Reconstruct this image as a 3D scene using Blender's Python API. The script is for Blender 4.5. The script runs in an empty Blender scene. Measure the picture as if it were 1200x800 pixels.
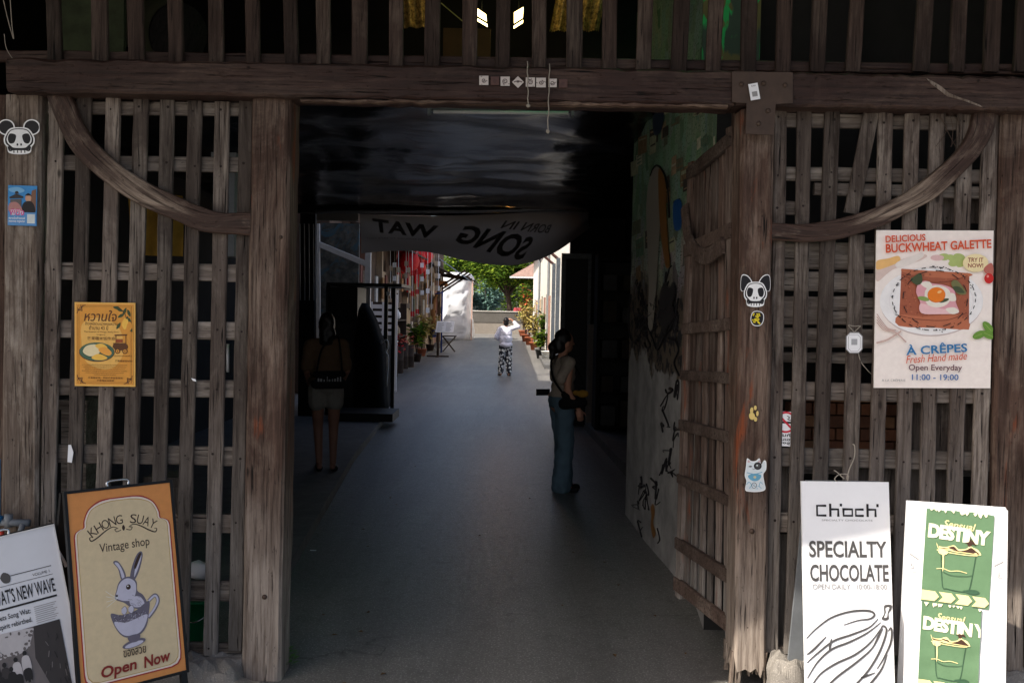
import bpy, bmesh, math, random
from mathutils import Vector, Matrix, noise, Euler
random.seed(7)
PI = math.pi
S = bpy.context.scene
COL = S.collection

# ------------------------------------------------------------ camera, sky, sun, exposure
FPX, CY, CZ = 1100.0, -4.53, 1.8
PITCH, ROLL = math.atan(38 / FPX), math.radians(1.1)
cF = Vector((0, math.cos(PITCH), -math.sin(PITCH)))
_x, _y = Vector((1, 0, 0)), Vector((0, math.sin(PITCH), math.cos(PITCH)))
cX = _x * math.cos(ROLL) + _y * math.sin(ROLL)
cY = -_x * math.sin(ROLL) + _y * math.cos(ROLL)
cam = bpy.data.cameras.new('camera')
cam.sensor_width, cam.lens, cam.clip_start, cam.clip_end = 36, FPX / 1200 * 36, 0.05, 3000
cam_o = bpy.data.objects.new('camera', cam)
COL.objects.link(cam_o)
m3 = Matrix((cX, cY, -cF)).transposed()
cam_o.matrix_world = Matrix.Translation((0, CY, CZ)) @ m3.to_4x4()
S.camera = cam_o
S.render.resolution_x, S.render.resolution_y = 1024, 682

SUN = Vector((-0.55, -0.40, 0.73)).normalized()          # towards the sun
w = bpy.data.worlds.new('World')
S.world = w
w.use_nodes = True
nt = w.node_tree
nt.nodes.clear()
wo = nt.nodes.new('ShaderNodeOutputWorld')
bg = nt.nodes.new('ShaderNodeBackground')
sky = nt.nodes.new('ShaderNodeTexSky')
sky.sky_type = 'NISHITA'
sky.sun_disc = False
sky.sun_elevation = math.asin(SUN.z)
sky.sun_rotation = math.atan2(SUN.x, SUN.y)
sky.dust_density = 4.0
sky.air_density = 0.9
sky.ozone_density = 0.3
bg.inputs['Strength'].default_value = 0.145
nt.links.new(sky.outputs[0], bg.inputs[0])
nt.links.new(bg.outputs[0], wo.inputs[0])
sl = bpy.data.lights.new('sun', 'SUN')
sl.energy, sl.angle, sl.color = 5.0, math.radians(0.5), (1.0, 0.93, 0.82)
so = bpy.data.objects.new('sun', sl)
COL.objects.link(so)
so.rotation_euler = (-SUN).to_track_quat('-Z', 'Y').to_euler()
S.view_settings.view_transform = 'Standard'
S.view_settings.look = 'None'
S.view_settings.gamma = 1
S.view_settings.exposure = 0.55
S.render.engine = 'CYCLES'
S.cycles.max_bounces = 8
S.cycles.use_denoising = True


# ------------------------------------------------------------ helpers
def at(u, v, Y):
    d = cX * ((u - 600) / FPX) + cY * ((400 - v) / FPX) + cF
    return Vector((0, CY, CZ)) + d * ((Y - CY) / d.y)


def gr(u, v, z=0.0):
    d = cX * ((u - 600) / FPX) + cY * ((400 - v) / FPX) + cF
    return Vector((0, CY, CZ)) + d * ((z - CZ) / d.z)


def lin(r, g, b):
    f = lambda c: (c / 255 / 12.92) if c / 255 <= 0.04045 else ((c / 255 + 0.055) / 1.055) ** 2.4
    return (f(r), f(g), f(b), 1)


class NT:
    def __init__(s, name):
        s.m = bpy.data.materials.new(name)
        s.m.use_nodes = True
        s.t = s.m.node_tree
        s.b = s.t.nodes['Principled BSDF']

    def n(s, ty, **kw):
        nd = s.t.nodes.new('ShaderNode' + ty)
        for k, v in kw.items():
            if k[0] == 'i' and k[1:].isdigit():
                k = int(k[1:])
            if isinstance(k, int) or k in nd.inputs:
                if isinstance(v, bpy.types.NodeSocket):
                    s.t.links.new(v, nd.inputs[k])
                else:
                    nd.inputs[k].default_value = v
            else:
                setattr(nd, k, v)
        return nd

    def coord(s, sc=(1, 1, 1), rnd=True):
        c = s.n('TexCoord').outputs['Object']
        if rnd:
            a = s.n('Attribute', attribute_name='rnd').outputs['Fac']
            k = s.n('Math', operation='MULTIPLY', i0=a, i1=53.0).outputs[0]
            c = s.n('VectorMath', operation='ADD', i0=c, i1=k).outputs[0]
        return s.n('Mapping', Vector=c, Scale=sc).outputs[0]

    def noise(s, vec, scale=1.0, detail=5.0, rough=0.6, dist=0.0):
        return s.n('TexNoise', Vector=vec, Scale=scale, Detail=detail, Roughness=rough, Distortion=dist).outputs['Fac']

    def ramp(s, f, a, b, ca=(0, 0, 0, 1), cb=(1, 1, 1, 1)):
        r = s.n('ValToRGB', Fac=f)
        e = r.color_ramp.elements
        e[0].position, e[0].color, e[1].position, e[1].color = a, ca, b, cb
        return r.outputs[0]

    def mix(s, f, a, b, mode='MIX'):
        x = s.n('Mix', data_type='RGBA', blend_type=mode)
        for i, v in ((0, f), (6, a), (7, b)):
            if isinstance(v, bpy.types.NodeSocket):
                s.t.links.new(v, x.inputs[i])
            else:
                x.inputs[i].default_value = v
        return x.outputs[2]

    def out(s, col, rough=0.8, bump=None, bs=0.3, bd=0.01, **kw):
        for k, v in [('Base Color', col), ('Roughness', rough)] + list(kw.items()):
            k = k.replace('_', ' ')
            if isinstance(v, bpy.types.NodeSocket):
                s.t.links.new(v, s.b.inputs[k])
            else:
                s.b.inputs[k].default_value = v
        if bump is not None:
            bn = s.n('Bump', Height=bump, Strength=bs, Distance=bd)
            s.t.links.new(bn.outputs[0], s.b.inputs['Normal'])
        return s.m


MATS = {}


def flat(name, col, rough=0.7, var=0.12, spec=0.3, metal=0.0, scale=9.0):
    """plain coloured surface with a little mottling"""
    if name in MATS:
        return MATS[name]
    t = NT(name)
    c = t.coord(rnd=False)
    f = t.noise(c, scale, 5, 0.65)
    d = tuple(max(0, x * (1 - var)) for x in col[:3]) + (1,)
    l = tuple(min(1, x * (1 + var * .6)) for x in col[:3]) + (1,)
    MATS[name] = t.out(t.ramp(f, .3, .7, d, l), rough, Specular_IOR_Level=spec, Metallic=metal)
    return MATS[name]


def wood(name, base, light, dark, axis='Z', lightamt=.5, rough=.82, bleach=None, stain=0.0, k=.76, along=False):
    """weathered timber: streaky grain, checks along the grain, specks, pale worn patches, rusty stains"""
    base, light, dark = [tuple(x * k for x in c[:3]) + (1,) for c in (base, light, dark)]
    t = NT(name)
    st = lambda f: {'Z': (1, 1, f), 'X': (f, 1, 1), 'Y': (1, f, 1)}[axis]
    c = t.coord()
    if along:                                       # grain follows the bent timber
        c = t.n('VectorMath', operation='ADD', i0=t.n('Attribute', attribute_name='along').outputs['Vector'], i1=(3.1, 1.7, 5.3)).outputs[0]
    mp = lambda f: t.n('Mapping', Vector=c, Scale=st(f)).outputs[0]
    g = t.noise(mp(.045), 62, 9, .72, .35)          # fine grain
    g2 = t.noise(mp(.10), 17, 6, .65, .9)           # broad streaks
    cr = t.noise(mp(.03), 105, 3, .55, .25)         # checks
    bl = t.noise(mp(.4), 3.4, 8, .7, .8)            # worn patches
    sp = t.noise(mp(.45), 58, 5, .75)               # specks and pits
    kn = t.n('TexVoronoi', Vector=mp(.5), Scale=5.5, Randomness=1.0).outputs['Distance']
    a = t.n('Attribute', attribute_name='rnd').outputs['Fac']
    M_ = lambda x, y, op='MULTIPLY': t.n('Math', operation=op, i0=x, i1=y).outputs[0]
    gg = M_(M_(g, .6), M_(g2, .4), 'ADD')
    col = t.mix(t.ramp(gg, .36, .62), dark, base)
    lf = M_(M_(t.ramp(bl, .47, .66), t.ramp(g, .36, .60)), lightamt)
    col = t.mix(lf, col, light)
    if bleach:
        zz = t.n('SeparateXYZ', Vector=t.n('TexCoord').outputs['Object']).outputs[2]
        zz = M_(zz, t.n('Math', operation='MULTIPLY_ADD', i0=bl, i1=1.3, i2=-.65).outputs[0], 'ADD')
        bf = t.n('MapRange', Value=zz, i1=bleach[1], i2=bleach[0], i3=0.0, i4=.85).outputs[0]
        col = t.mix(bf, col, t.mix(t.ramp(gg, .36, .6), bleach[3], bleach[2]))
    if stain:
        sn = t.noise(mp(.22), 6, 5, .65, 1.0)
        col = t.mix(M_(t.ramp(sn, .60, .70), stain), col, lin(128, 62, 30))
    v = t.n('MapRange', Value=a, i1=0.0, i2=1.0, i3=.62, i4=1.36).outputs[0]
    vc = t.n('CombineColor', i0=v, i1=v, i2=v).outputs[0]
    col = t.mix(1.0, col, vc, 'MULTIPLY')
    dk = tuple(x * .25 for x in dark[:3]) + (1,)
    col = t.mix(t.ramp(kn, .035, .075, (.75, .75, .75, 1), (0, 0, 0, 1)), col, dk)
    col = t.mix(t.ramp(cr, .31, .37, (1, 1, 1, 1), (0, 0, 0, 1)), col, dk)
    col = t.mix(t.ramp(sp, .30, .37, (.85, .85, .85, 1), (0, 0, 0, 1)), col, dk)
    col = t.mix(t.ramp(sp, .66, .73, (0, 0, 0, 1), (.35, .35, .35, 1)), col, light)
    h = M_(M_(g, .7), M_(t.ramp(cr, .28, .40), 1.3), 'ADD')
    h = M_(h, M_(t.ramp(sp, .28, .4), .5), 'ADD')
    return t.out(col, rough, h, .7, .006, Specular_IOR_Level=.25)


def concrete(name, a, b, speck=0.5, rough=.8, scale=1.0, gloss=None):
    t = NT(name)
    c = t.coord(rnd=False)
    n1 = t.noise(c, .9 * scale, 7, .62)
    n2 = t.noise(c, 70 * scale, 3, .7)
    n3 = t.noise(c, 7 * scale, 6, .7, .4)
    col = t.mix(t.ramp(n1, .32, .68), a, b)
    col = t.mix(t.n('Math', operation='MULTIPLY', i0=t.ramp(n3, .35, .75), i1=.45).outputs[0], col, tuple(x * .62 for x in a[:3]) + (1,))
    col = t.mix(t.n('Math', operation='MULTIPLY', i0=t.ramp(n2, .58, .72), i1=speck).outputs[0], col, tuple(min(1, x * 1.9) for x in b[:3]) + (1,))
    col = t.mix(t.n('Math', operation='MULTIPLY', i0=t.ramp(n2, .40, .30), i1=speck).outputs[0], col, tuple(x * .35 for x in a[:3]) + (1,))
    r = t.n('MapRange', Value=n3, i1=.3, i2=.7, i3=rough - .12, i4=rough + .1).outputs[0]
    if gloss:
        g = t.n('MapRange', Value=n3, i1=.3, i2=.7, i3=gloss, i4=gloss + .18).outputs[0]
        r = g
    return t.out(col, r, t.n('Math', operation='ADD', i0=n2, i1=n3).outputs[0], .35, .008)


def emis(name, col, st):
    t = NT(name)
    return t.out((0, 0, 0, 1), .5, Emission_Color=col, Emission_Strength=st)


WORLD = {}


class MB:
    """collects shapes, then links them as ONE mesh object"""
    def __init__(s):
        s.v, s.f, s.m, s.r = [], [], [], []

    def add(s, vs, fs, mat=0, rnd=None):
        b = len(s.v)
        r = random.random() if rnd is None else rnd
        s.v += [Vector(p) for p in vs]
        s.r += [r] * len(vs)
        s.f += [[b + i for i in f] for f in fs]
        s.m += [mat] * len(fs)
        return s

    def box(s, lo, hi, mat=0, rnd=None, M=None):
        (x0, y0, z0), (x1, y1, z1) = lo, hi
        vs = [Vector(p) for p in ((x0, y0, z0), (x1, y0, z0), (x1, y1, z0), (x0, y1, z0), (x0, y0, z1), (x1, y0, z1), (x1, y1, z1), (x0, y1, z1))]
        if M:
            vs = [M @ p for p in vs]
        return s.add(vs, [(0, 3, 2, 1), (4, 5, 6, 7), (0, 1, 5, 4), (1, 2, 6, 5), (2, 3, 7, 6), (3, 0, 4, 7)], mat, rnd)

    def board(s, pts, wd, th, wdir=None, nrm=(0, -1, 0), cham=.004, jit=.0025, mat=0, rnd=None, seg=None):
        """a sawn board along a polyline; front face at the points, thickness behind; chamfered, slightly uneven"""
        pts = [Vector(p) for p in pts]
        nrm = Vector(nrm).normalized()
        if len(pts) == 2:
            n = seg or max(2, int((pts[1] - pts[0]).length / .12))
            pts = [pts[0].lerp(pts[1], i / n) for i in range(n + 1)]
        ws = wd if isinstance(wd, (list, tuple)) else [wd] * len(pts)
        if len(ws) != len(pts):
            ws = [ws[0] + (ws[-1] - ws[0]) * i / (len(pts) - 1) for i in range(len(pts))]
        rings = []
        for i, p in enumerate(pts):
            tg = (pts[min(i + 1, len(pts) - 1)] - pts[max(i - 1, 0)]).normalized()
            sd = tg.cross(nrm).normalized() if wdir is None else Vector(wdir)
            h = ws[i] / 2
            a, b = h + random.gauss(0, jit), h + random.gauss(0, jit)
            o = random.gauss(0, jit * .5)
            c = cham * random.uniform(.7, 1.5)
            q = [(-a + c, 0), (b - c, 0), (b, c), (b, th - c), (b - c, th), (-a + c, th), (-a, th - c), (-a, c)]
            rings.append([p + sd * x - nrm * (y + o) for x, y in q])
        return s.rings(rings, mat, rnd)

    def rings(s, rings, mat=0, rnd=None, closed=False, caps=True):
        k = len(rings[0])
        vs = [p for r in rings for p in r]
        fs = []
        for i in range(len(rings) - 1):
            for j in range(k):
                a, b = i * k + j, i * k + (j + 1) % k
                fs.append((a, a + k, b + k, b))
        if closed:
            o = (len(rings) - 1) * k
            for j in range(k):
                fs.append((o + j, j, (j + 1) % k, o + (j + 1) % k))
        elif caps:
            fs.append(tuple(range(k)))
            fs.append(tuple(reversed(range((len(rings) - 1) * k, len(rings) * k))))
        return s.add(vs, fs, mat, rnd)

    def tube(s, pts, r, k=8, mat=0, rnd=None, caps=True, squash=None):
        pts = [Vector(p) for p in pts]
        rs = r if isinstance(r, (list, tuple)) else [r] * len(pts)
        if len(rs) != len(pts):
            rs = [rs[0] + (rs[-1] - rs[0]) * i / (len(pts) - 1) for i in range(len(pts))]
        rings, up = [], None
        for i, p in enumerate(pts):
            tg = (pts[min(i + 1, len(pts) - 1)] - pts[max(i - 1, 0)]).normalized()
            ref = Vector((0, 0, 1)) if abs(tg.z) < .9 else Vector((1, 0, 0))
            if up is not None:
                ref = up
            sd = tg.cross(ref).normalized()
            up = sd.cross(tg).normalized()
            rings.append([p + (sd * math.cos(2 * PI * j / k) + up * math.sin(2 * PI * j / k)) * rs[i] for j in range(k)])
        return s.rings(rings, mat, rnd, caps=caps)

    def lathe(s, prof, c=(0, 0, 0), k=18, mat=0, rnd=None, sx=1, sy=1):
        c = Vector(c)
        rings = [[c + Vector((r * math.cos(2 * PI * j / k) * sx, r * math.sin(2 * PI * j / k) * sy, z)) for j in range(k)] for r, z in prof]
        return s.rings(rings, mat, rnd)

    def ball(s, c, r, mat=0, sub=2, sc=(1, 1, 1), jit=0):
        bm = bmesh.new()
        bmesh.ops.create_icosphere(bm, subdivisions=sub, radius=1)
        bm.verts.ensure_lookup_table()
        off = random.random() * 100
        vs = []
        for v in bm.verts:
            k = 1 + jit * noise.noise(v.co * 1.7 + Vector((off, 0, 0)))
            vs.append(Vector(c) + Vector((v.co.x * sc[0], v.co.y * sc[1], v.co.z * sc[2])) * r * k)
        fs = [[v.index for v in f.verts] for f in bm.faces]
        bm.free()
        return s.add(vs, fs, mat)

    def leaf(s, p, d, n, L, W, mat=0, rnd=None):
        d = Vector(d).normalized()
        sd = d.cross(Vector(n)).normalized()
        p = Vector(p)
        nn = sd.cross(d)
        return s.add([p, p + d * L * .45 + sd * W / 2 + nn * L * .06, p + d * L, p + d * L * .45 - sd * W / 2 + nn * L * .06], [(0, 1, 2, 3)], mat, rnd)

    def build(s, name, mats, parent=None, smooth=False, local=False, label=None):
        me = bpy.data.meshes.new(name)
        off = Vector((0, 0, 0)) if (parent is None or local) else WORLD.get(parent.name, Vector((0, 0, 0)))
        me.from_pydata([tuple(p - off) for p in s.v], [], s.f)
        if not isinstance(mats, (list, tuple)):
            mats = [mats]
        for m in mats:
            me.materials.append(m)
        me.polygons.foreach_set('material_index', s.m)
        if smooth:
            me.polygons.foreach_set('use_smooth', [True] * len(s.f))
        a = me.attributes.new('rnd', 'FLOAT', 'POINT')
        a.data.foreach_set('value', s.r)
        me.update()
        o = bpy.data.objects.new(name, me)
        COL.objects.link(o)
        if parent:
            o.parent = parent
            WORLD[o.name] = off
        if label:
            o['label'] = label
        return o


def thing(name, label, cat, loc=(0, 0, 0), group=None, M=None):
    o = bpy.data.objects.new(name, None)
    o.empty_display_size = .1
    COL.objects.link(o)
    if M is not None:
        o.matrix_world = M
        WORLD[o.name] = Vector((0, 0, 0))
    else:
        o.location = loc
        WORLD[o.name] = Vector(loc)
    tag(o, label, cat, group)
    return o


def tag(o, label, cat, group=None):
    o['label'], o['category'] = label, cat
    if group:
        o['group'] = group
    return o


def struct(mb, name, mats, smooth=False):
    o = mb.build(name, mats, smooth=smooth)
    o['kind'] = 'structure'
    return o


def smooth_pts(pts, n=6, closed=False):
    P = [Vector(p) for p in pts]
    out = []
    m = len(P)
    rng = range(m if closed else m - 1)
    for i in rng:
        g = lambda k: P[k % m] if closed else P[max(0, min(m - 1, k))]
        a, b, c, d = g(i - 1), g(i), g(i + 1), g(i + 2)
        for j in range(n):
            t = j / n
            out.append(.5 * ((2 * b) + (c - a) * t + (2 * a - 5 * b + 4 * c - d) * t * t + (3 * b - a - 3 * c + d) * t ** 3))
    if not closed:
        out.append(P[-1])
    return out


class Art:
    """printed layers on a flat face: coordinates are print units, x right, y down, from the top left corner"""
    def __init__(s, w, h, pw, ph, lift=.002):
        s.w, s.h, s.pw, s.ph, s.k = w, h, pw, ph, lift
        s.v, s.f, s.m, s.mats = [], [], [], []

    def P(s, x, y):
        return (x / s.pw * s.w - s.w / 2, -s.k, s.h * (1 - y / s.ph))

    def mi(s, m):
        if m not in s.mats:
            s.mats.append(m)
        return s.mats.index(m)

    def poly(s, pts, m, up=True):
        if up:
            s.k += .00004
        b = len(s.v)
        s.v += [s.P(min(max(p[0], 0), s.pw), min(max(p[1], 0), s.ph)) for p in pts]
        s.f.append(list(range(b, b + len(pts))))
        s.m.append(s.mi(m))
        return s

    def rect(s, x0, y0, x1, y1, m):
        return s.poly([(x0, y0), (x0, y1), (x1, y1), (x1, y0)], m)

    def blob(s, pts, m, n=6):
        return s.poly([(p.x, p.y) for p in smooth_pts([(a, b, 0) for a, b in pts], n, True)], m)

    def disc(s, x, y, rx, ry, m, rot=0, n=40):
        c, q = math.cos(rot), math.sin(rot)
        return s.poly([(x + rx * math.cos(t) * c - ry * math.sin(t) * q, y + rx * math.cos(t) * q + ry * math.sin(t) * c) for t in [2 * PI * i / n for i in range(n)]], m)

    def line(s, pts, wd, m, n=6, closed=False, taper=False, dash=None):
        s.k += .00004
        Q = smooth_pts([(a, b, 0) for a, b in pts], n, closed) if n > 1 else [Vector((a, b, 0)) for a, b in pts]
        if closed:
            Q.append(Q[0].copy())
        L = len(Q)
        lr = []
        for i, p in enumerate(Q):
            a, b = Q[max(0, i - 1)], Q[min(L - 1, i + 1)]
            if closed and i in (0, L - 1):
                a, b = Q[L - 2], Q[1]
            t = (b - a)
            t = t.normalized() if t.length > 1e-9 else Vector((1, 0, 0))
            nn = Vector((-t.y, t.x, 0)) * wd / 2
            if taper:
                nn *= .35 + .65 * math.sin(PI * i / (L - 1))
            lr.append((p + nn, p - nn))
        mi = s.mi(m)
        for i in range(L - 1):
            if dash and (i // dash) % 2:
                continue
            b = len(s.v)
            for q in (lr[i][0], lr[i][1], lr[i + 1][1], lr[i + 1][0]):
                s.v.append(s.P(q.x, q.y))
            s.f.append([b, b + 1, b + 2, b + 3])
            s.m.append(mi)
        return s

    def text(s, body, x, y, wd, ht, m, rot=0.0, bold=0.0, shear=0.0, serif=0.0, mirror=False, sp=1.0):
        """text centred at (x, y), fitted to a wd by ht box"""
        s.k += .00004
        vs, fs = glyphs(body, bold, shear, sp)
        x0, x1 = min(p[0] for p in vs), max(p[0] for p in vs)
        y0, y1 = min(p[1] for p in vs), max(p[1] for p in vs)
        c, q = math.cos(rot), math.sin(rot)
        b = len(s.v)
        for px, py in vs:
            a = ((px - x0) / (x1 - x0) - .5) * wd * (-1 if mirror else 1)
            d = (.5 - (py - y0) / (y1 - y0)) * ht
            s.v.append(s.P(x + a * c - d * q, y + a * q + d * c))
        s.f += [[b + i for i in f] for f in fs]
        s.m += [s.mi(m)] * len(fs)
        return s

    def arc_text(s, body, fn, ht, m, bold=0.0, ws=None):
        """one letter at a time along fn(t) -> x, y, angle"""
        n = len(body)
        for i, ch in enumerate(body):
            if ch == ' ':
                continue
            x, y, a = fn((i + .5) / n)
            s.text(ch, x, y, ht * (ws or {}).get(ch, .72), ht, m, a, bold)
        return s

    def build(s, name, parent, bend=None):
        me = bpy.data.meshes.new(name)
        vs = s.v if bend is None else [(x, y + bend(x, z), z) for x, y, z in s.v]
        me.from_pydata(vs, [], s.f)
        for m in s.mats:
            me.materials.append(m)
        me.polygons.foreach_set('material_index', s.m)
        me.update()
        o = bpy.data.objects.new(name, me)
        COL.objects.link(o)
        o.parent = parent
        return o


GLY = {}


def glyphs(body, bold, shear, sp):
    key = (body, bold, shear, sp)
    if key not in GLY:
        c = bpy.data.curves.new('lettering', 'FONT')
        c.body, c.offset, c.shear, c.space_character, c.resolution_u = body, bold, shear, sp, 3
        o = bpy.data.objects.new('lettering', c)
        COL.objects.link(o)
        dg = bpy.context.evaluated_depsgraph_get()
        dg.update()
        me = bpy.data.meshes.new_from_object(o.evaluated_get(dg))
        GLY[key] = ([(v.co.x, v.co.y) for v in me.vertices], [list(p.vertices) for p in me.polygons])
        bpy.data.objects.remove(o)
        bpy.data.meshes.remove(me)
        bpy.data.curves.remove(c)
    return GLY[key]


def solid(name, prims, voxel, mats, parent, iters=4, disp=0.0):
    """melts capsules and ellipsoids into one continuous smooth surface (local coordinates of parent)"""
    bm = bmesh.new()

    def ico(c, r, sc=(1, 1, 1), M=None):
        v = bmesh.ops.create_icosphere(bm, subdivisions=3, radius=1)['verts']
        for q in v:
            p = Vector((q.co.x * sc[0], q.co.y * sc[1], q.co.z * sc[2])) * r
            q.co = (M @ p if M else p) + Vector(c)
        return v
    for p in prims:
        if p[0] == 'e':
            ico(p[1], 1, p[2], Euler(p[3]).to_matrix() if len(p) > 3 else None)
        else:                                         # capsule p0 r0 p1 r1
            a = bmesh.new()
            for c, r in ((p[1], p[2]), (p[3], p[4])):
                for q in bmesh.ops.create_icosphere(a, subdivisions=2, radius=r)['verts']:
                    q.co += Vector(c)
            h = bmesh.ops.convex_hull(a, input=a.verts[:])
            bmesh.ops.delete(a, geom=[e for e in h['geom_interior'] if isinstance(e, bmesh.types.BMVert)], context='VERTS')
            t = bpy.data.meshes.new('t')
            a.to_mesh(t)
            a.free()
            bm.from_mesh(t)
            bpy.data.meshes.remove(t)
    me = bpy.data.meshes.new(name)
    bm.to_mesh(me)
    bm.free()
    o = bpy.data.objects.new(name, me)
    COL.objects.link(o)
    r = o.modifiers.new('r', 'REMESH')
    r.mode, r.voxel_size, r.use_smooth_shade = 'VOXEL', voxel, True
    s = o.modifiers.new('s', 'SMOOTH')
    s.factor, s.iterations = .5, iters
    dg = bpy.context.evaluated_depsgraph_get()
    dg.update()
    nm = bpy.data.meshes.new_from_object(o.evaluated_get(dg))
    o.modifiers.clear()
    o.data = nm
    bpy.data.meshes.remove(me)
    nm.name = name
    nm.materials.clear()
    nm.materials.append(mats)
    if disp:
        for v in nm.vertices:
            v.co += v.normal * disp * noise.noise(v.co * 14)
    nm.polygons.foreach_set('use_smooth', [True] * len(nm.polygons))
    o.parent = parent
    return o


# ------------------------------------------------------------ materials
POST = wood('weathered_post_wood', lin(104, 80, 68), lin(170, 152, 136), lin(46, 32, 25), 'Z', .6, .82, (.3, 1.0, lin(172, 160, 148), lin(92, 78, 68)), .7)
POSTB = wood('bleached_post_wood', lin(138, 124, 112), lin(205, 194, 180), lin(70, 55, 46), 'Z', .7)
SLAT = wood('grey_slat_wood', lin(110, 98, 90), lin(172, 160, 148), lin(58, 47, 41), 'Z', .75, .85, (.2, 1.2, lin(142, 136, 130), lin(78, 71, 66)))
RAIL = wood('grey_rail_wood', lin(132, 121, 112), lin(184, 173, 162), lin(74, 63, 56), 'X', .7)
BEAM = wood('dark_beam_wood', lin(74, 52, 45), lin(138, 116, 102), lin(38, 26, 22), 'X', .4, .6)
BRACE = wood('brown_brace_wood', lin(88, 66, 56), lin(196, 176, 156), lin(42, 29, 24), 'X', .95, .6, along=True)
CHIP = wood('split_beam_wood', lin(100, 78, 66), lin(176, 152, 132), lin(42, 29, 24), 'X', .8, .7)
LEAFW = wood('red_brown_door_wood', lin(118, 99, 89), lin(160, 148, 138), lin(64, 46, 38), 'Z', .6, .82, (.3, .9, lin(150, 144, 138), lin(84, 76, 70)), .6)
LEAFR = wood('red_brown_door_rail', lin(112, 94, 84), lin(160, 146, 134), lin(60, 46, 40), 'X', .6)
DARKW = wood('dark_shed_boards', lin(44, 40, 38), lin(70, 64, 60), lin(24, 22, 21), 'Z', .3)
STEEL = flat('rusty_brown_steel', lin(74, 58, 48), .6, .25, .4, .2, 20)
NAIL = flat('rusted_nail', lin(36, 27, 23), .8, .3)
BLACK = flat('black_paint', lin(22, 22, 23), .5, .3)
BLACKCLOTH = flat('black_cloth', lin(14, 14, 15), .9, .3)
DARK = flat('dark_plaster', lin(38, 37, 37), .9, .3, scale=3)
WHITE = flat('white_board', lin(238, 238, 240), .45, .03)
PAPERG = flat('grey_newsprint', lin(206, 208, 214), .6, .04)
INK = flat('black_ink', lin(32, 30, 32), .6, .1)
INKG = flat('grey_ink', lin(78, 76, 76), .6, .1)
INKL = flat('pale_grey_ink', lin(150, 148, 148), .6, .1)
CHROME = flat('chrome', lin(200, 200, 200), .25, .05, .5, .9)
GREYM = flat('grey_painted_steel', lin(120, 124, 128), .5, .15)
WHITEM = flat('white_painted_steel', lin(205, 205, 205), .5, .15)
RED = flat('red_paper', lin(200, 22, 30), .6, .2)
GREENB = flat('green_plastic', lin(20, 110, 70), .4, .1)
ROPE = flat('grey_twine', lin(150, 142, 130), .9, .2)
SKIN = flat('skin', lin(178, 128, 104), .55, .08)
HAIR = flat('black_hair', lin(24, 20, 20), .45, .3)
GROUND = concrete('foreground_concrete', lin(140, 137, 134), lin(162, 159, 155), .5, .8)
PASSAGE = concrete('passage_concrete', lin(78, 76, 75), lin(108, 106, 104), .35, .6, 1.0, .25)
ALLEY = concrete('alley_concrete', lin(98, 99, 100), lin(120, 121, 122), .25, .7)
t_ = NT('worn_road_concrete')
c_ = t_.coord(rnd=False)
n1_, n2_, n3_ = t_.noise(c_, .8, 7, .62), t_.noise(c_, 85, 3, .7), t_.noise(c_, 5.5, 8, .68, .5)
n4_ = t_.noise(t_.n('Mapping', Vector=c_, Scale=(2.6, .25, 1)).outputs[0], 1.3, 6, .6, .5)      # wheel worn tracks along the lane
cl_ = t_.mix(t_.ramp(n1_, .34, .66), lin(144, 141, 137), lin(180, 176, 170))
cl_ = t_.mix(t_.ramp(n4_, .40, .66), cl_, lin(124, 122, 119))
cl_ = t_.mix(t_.n('Math', operation='MULTIPLY', i0=t_.ramp(n3_, .52, .70), i1=.6).outputs[0], cl_, lin(58, 57, 57))
cl_ = t_.mix(t_.n('Math', operation='MULTIPLY', i0=t_.ramp(n3_, .36, .26), i1=.4).outputs[0], cl_, lin(160, 156, 150))
cl_ = t_.mix(t_.n('Math', operation='MULTIPLY', i0=t_.ramp(n2_, .58, .70), i1=.5).outputs[0], cl_, lin(176, 172, 166))
cl_ = t_.mix(t_.n('Math', operation='MULTIPLY', i0=t_.ramp(n2_, .42, .32), i1=.6).outputs[0], cl_, lin(44, 43, 42))
wv_ = t_.n('VectorMath', operation='ADD', i0=c_, i1=t_.n('VectorMath', operation='SCALE', i0=t_.n('TexNoise', Vector=c_, Scale=1.8, Detail=5.0).outputs['Color'], Scale=.9).outputs[0]).outputs[0]
ck_ = t_.n('TexVoronoi', Vector=wv_, feature='DISTANCE_TO_EDGE', Scale=.42).outputs['Distance']
cl_ = t_.mix(t_.n('Math', operation='MULTIPLY', i0=t_.ramp(ck_, .001, .0045, (.7, .7, .7, 1), (0, 0, 0, 1)), i1=t_.ramp(n1_, .48, .56)).outputs[0], cl_, lin(40, 38, 37))
rg_ = t_.n('MapRange', Value=t_.noise(c_, 26, 6, .75), i1=.3, i2=.7, i3=.32, i4=.56).outputs[0]
ROAD = t_.out(cl_, rg_, n2_, .10, .003)
WALK = concrete('walkway_concrete', lin(92, 92, 92), lin(120, 119, 118), .4, .75)
STONE = concrete('pale_stone', lin(140, 134, 127), lin(176, 169, 160), .5, .85, 1.6)
PLASTER = concrete('stained_white_plaster', lin(218, 212, 200), lin(240, 237, 230), .2, .9, 1.2)
GREYWALL = concrete('grey_render', lin(104, 101, 98), lin(128, 125, 120), .3, .9)

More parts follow.
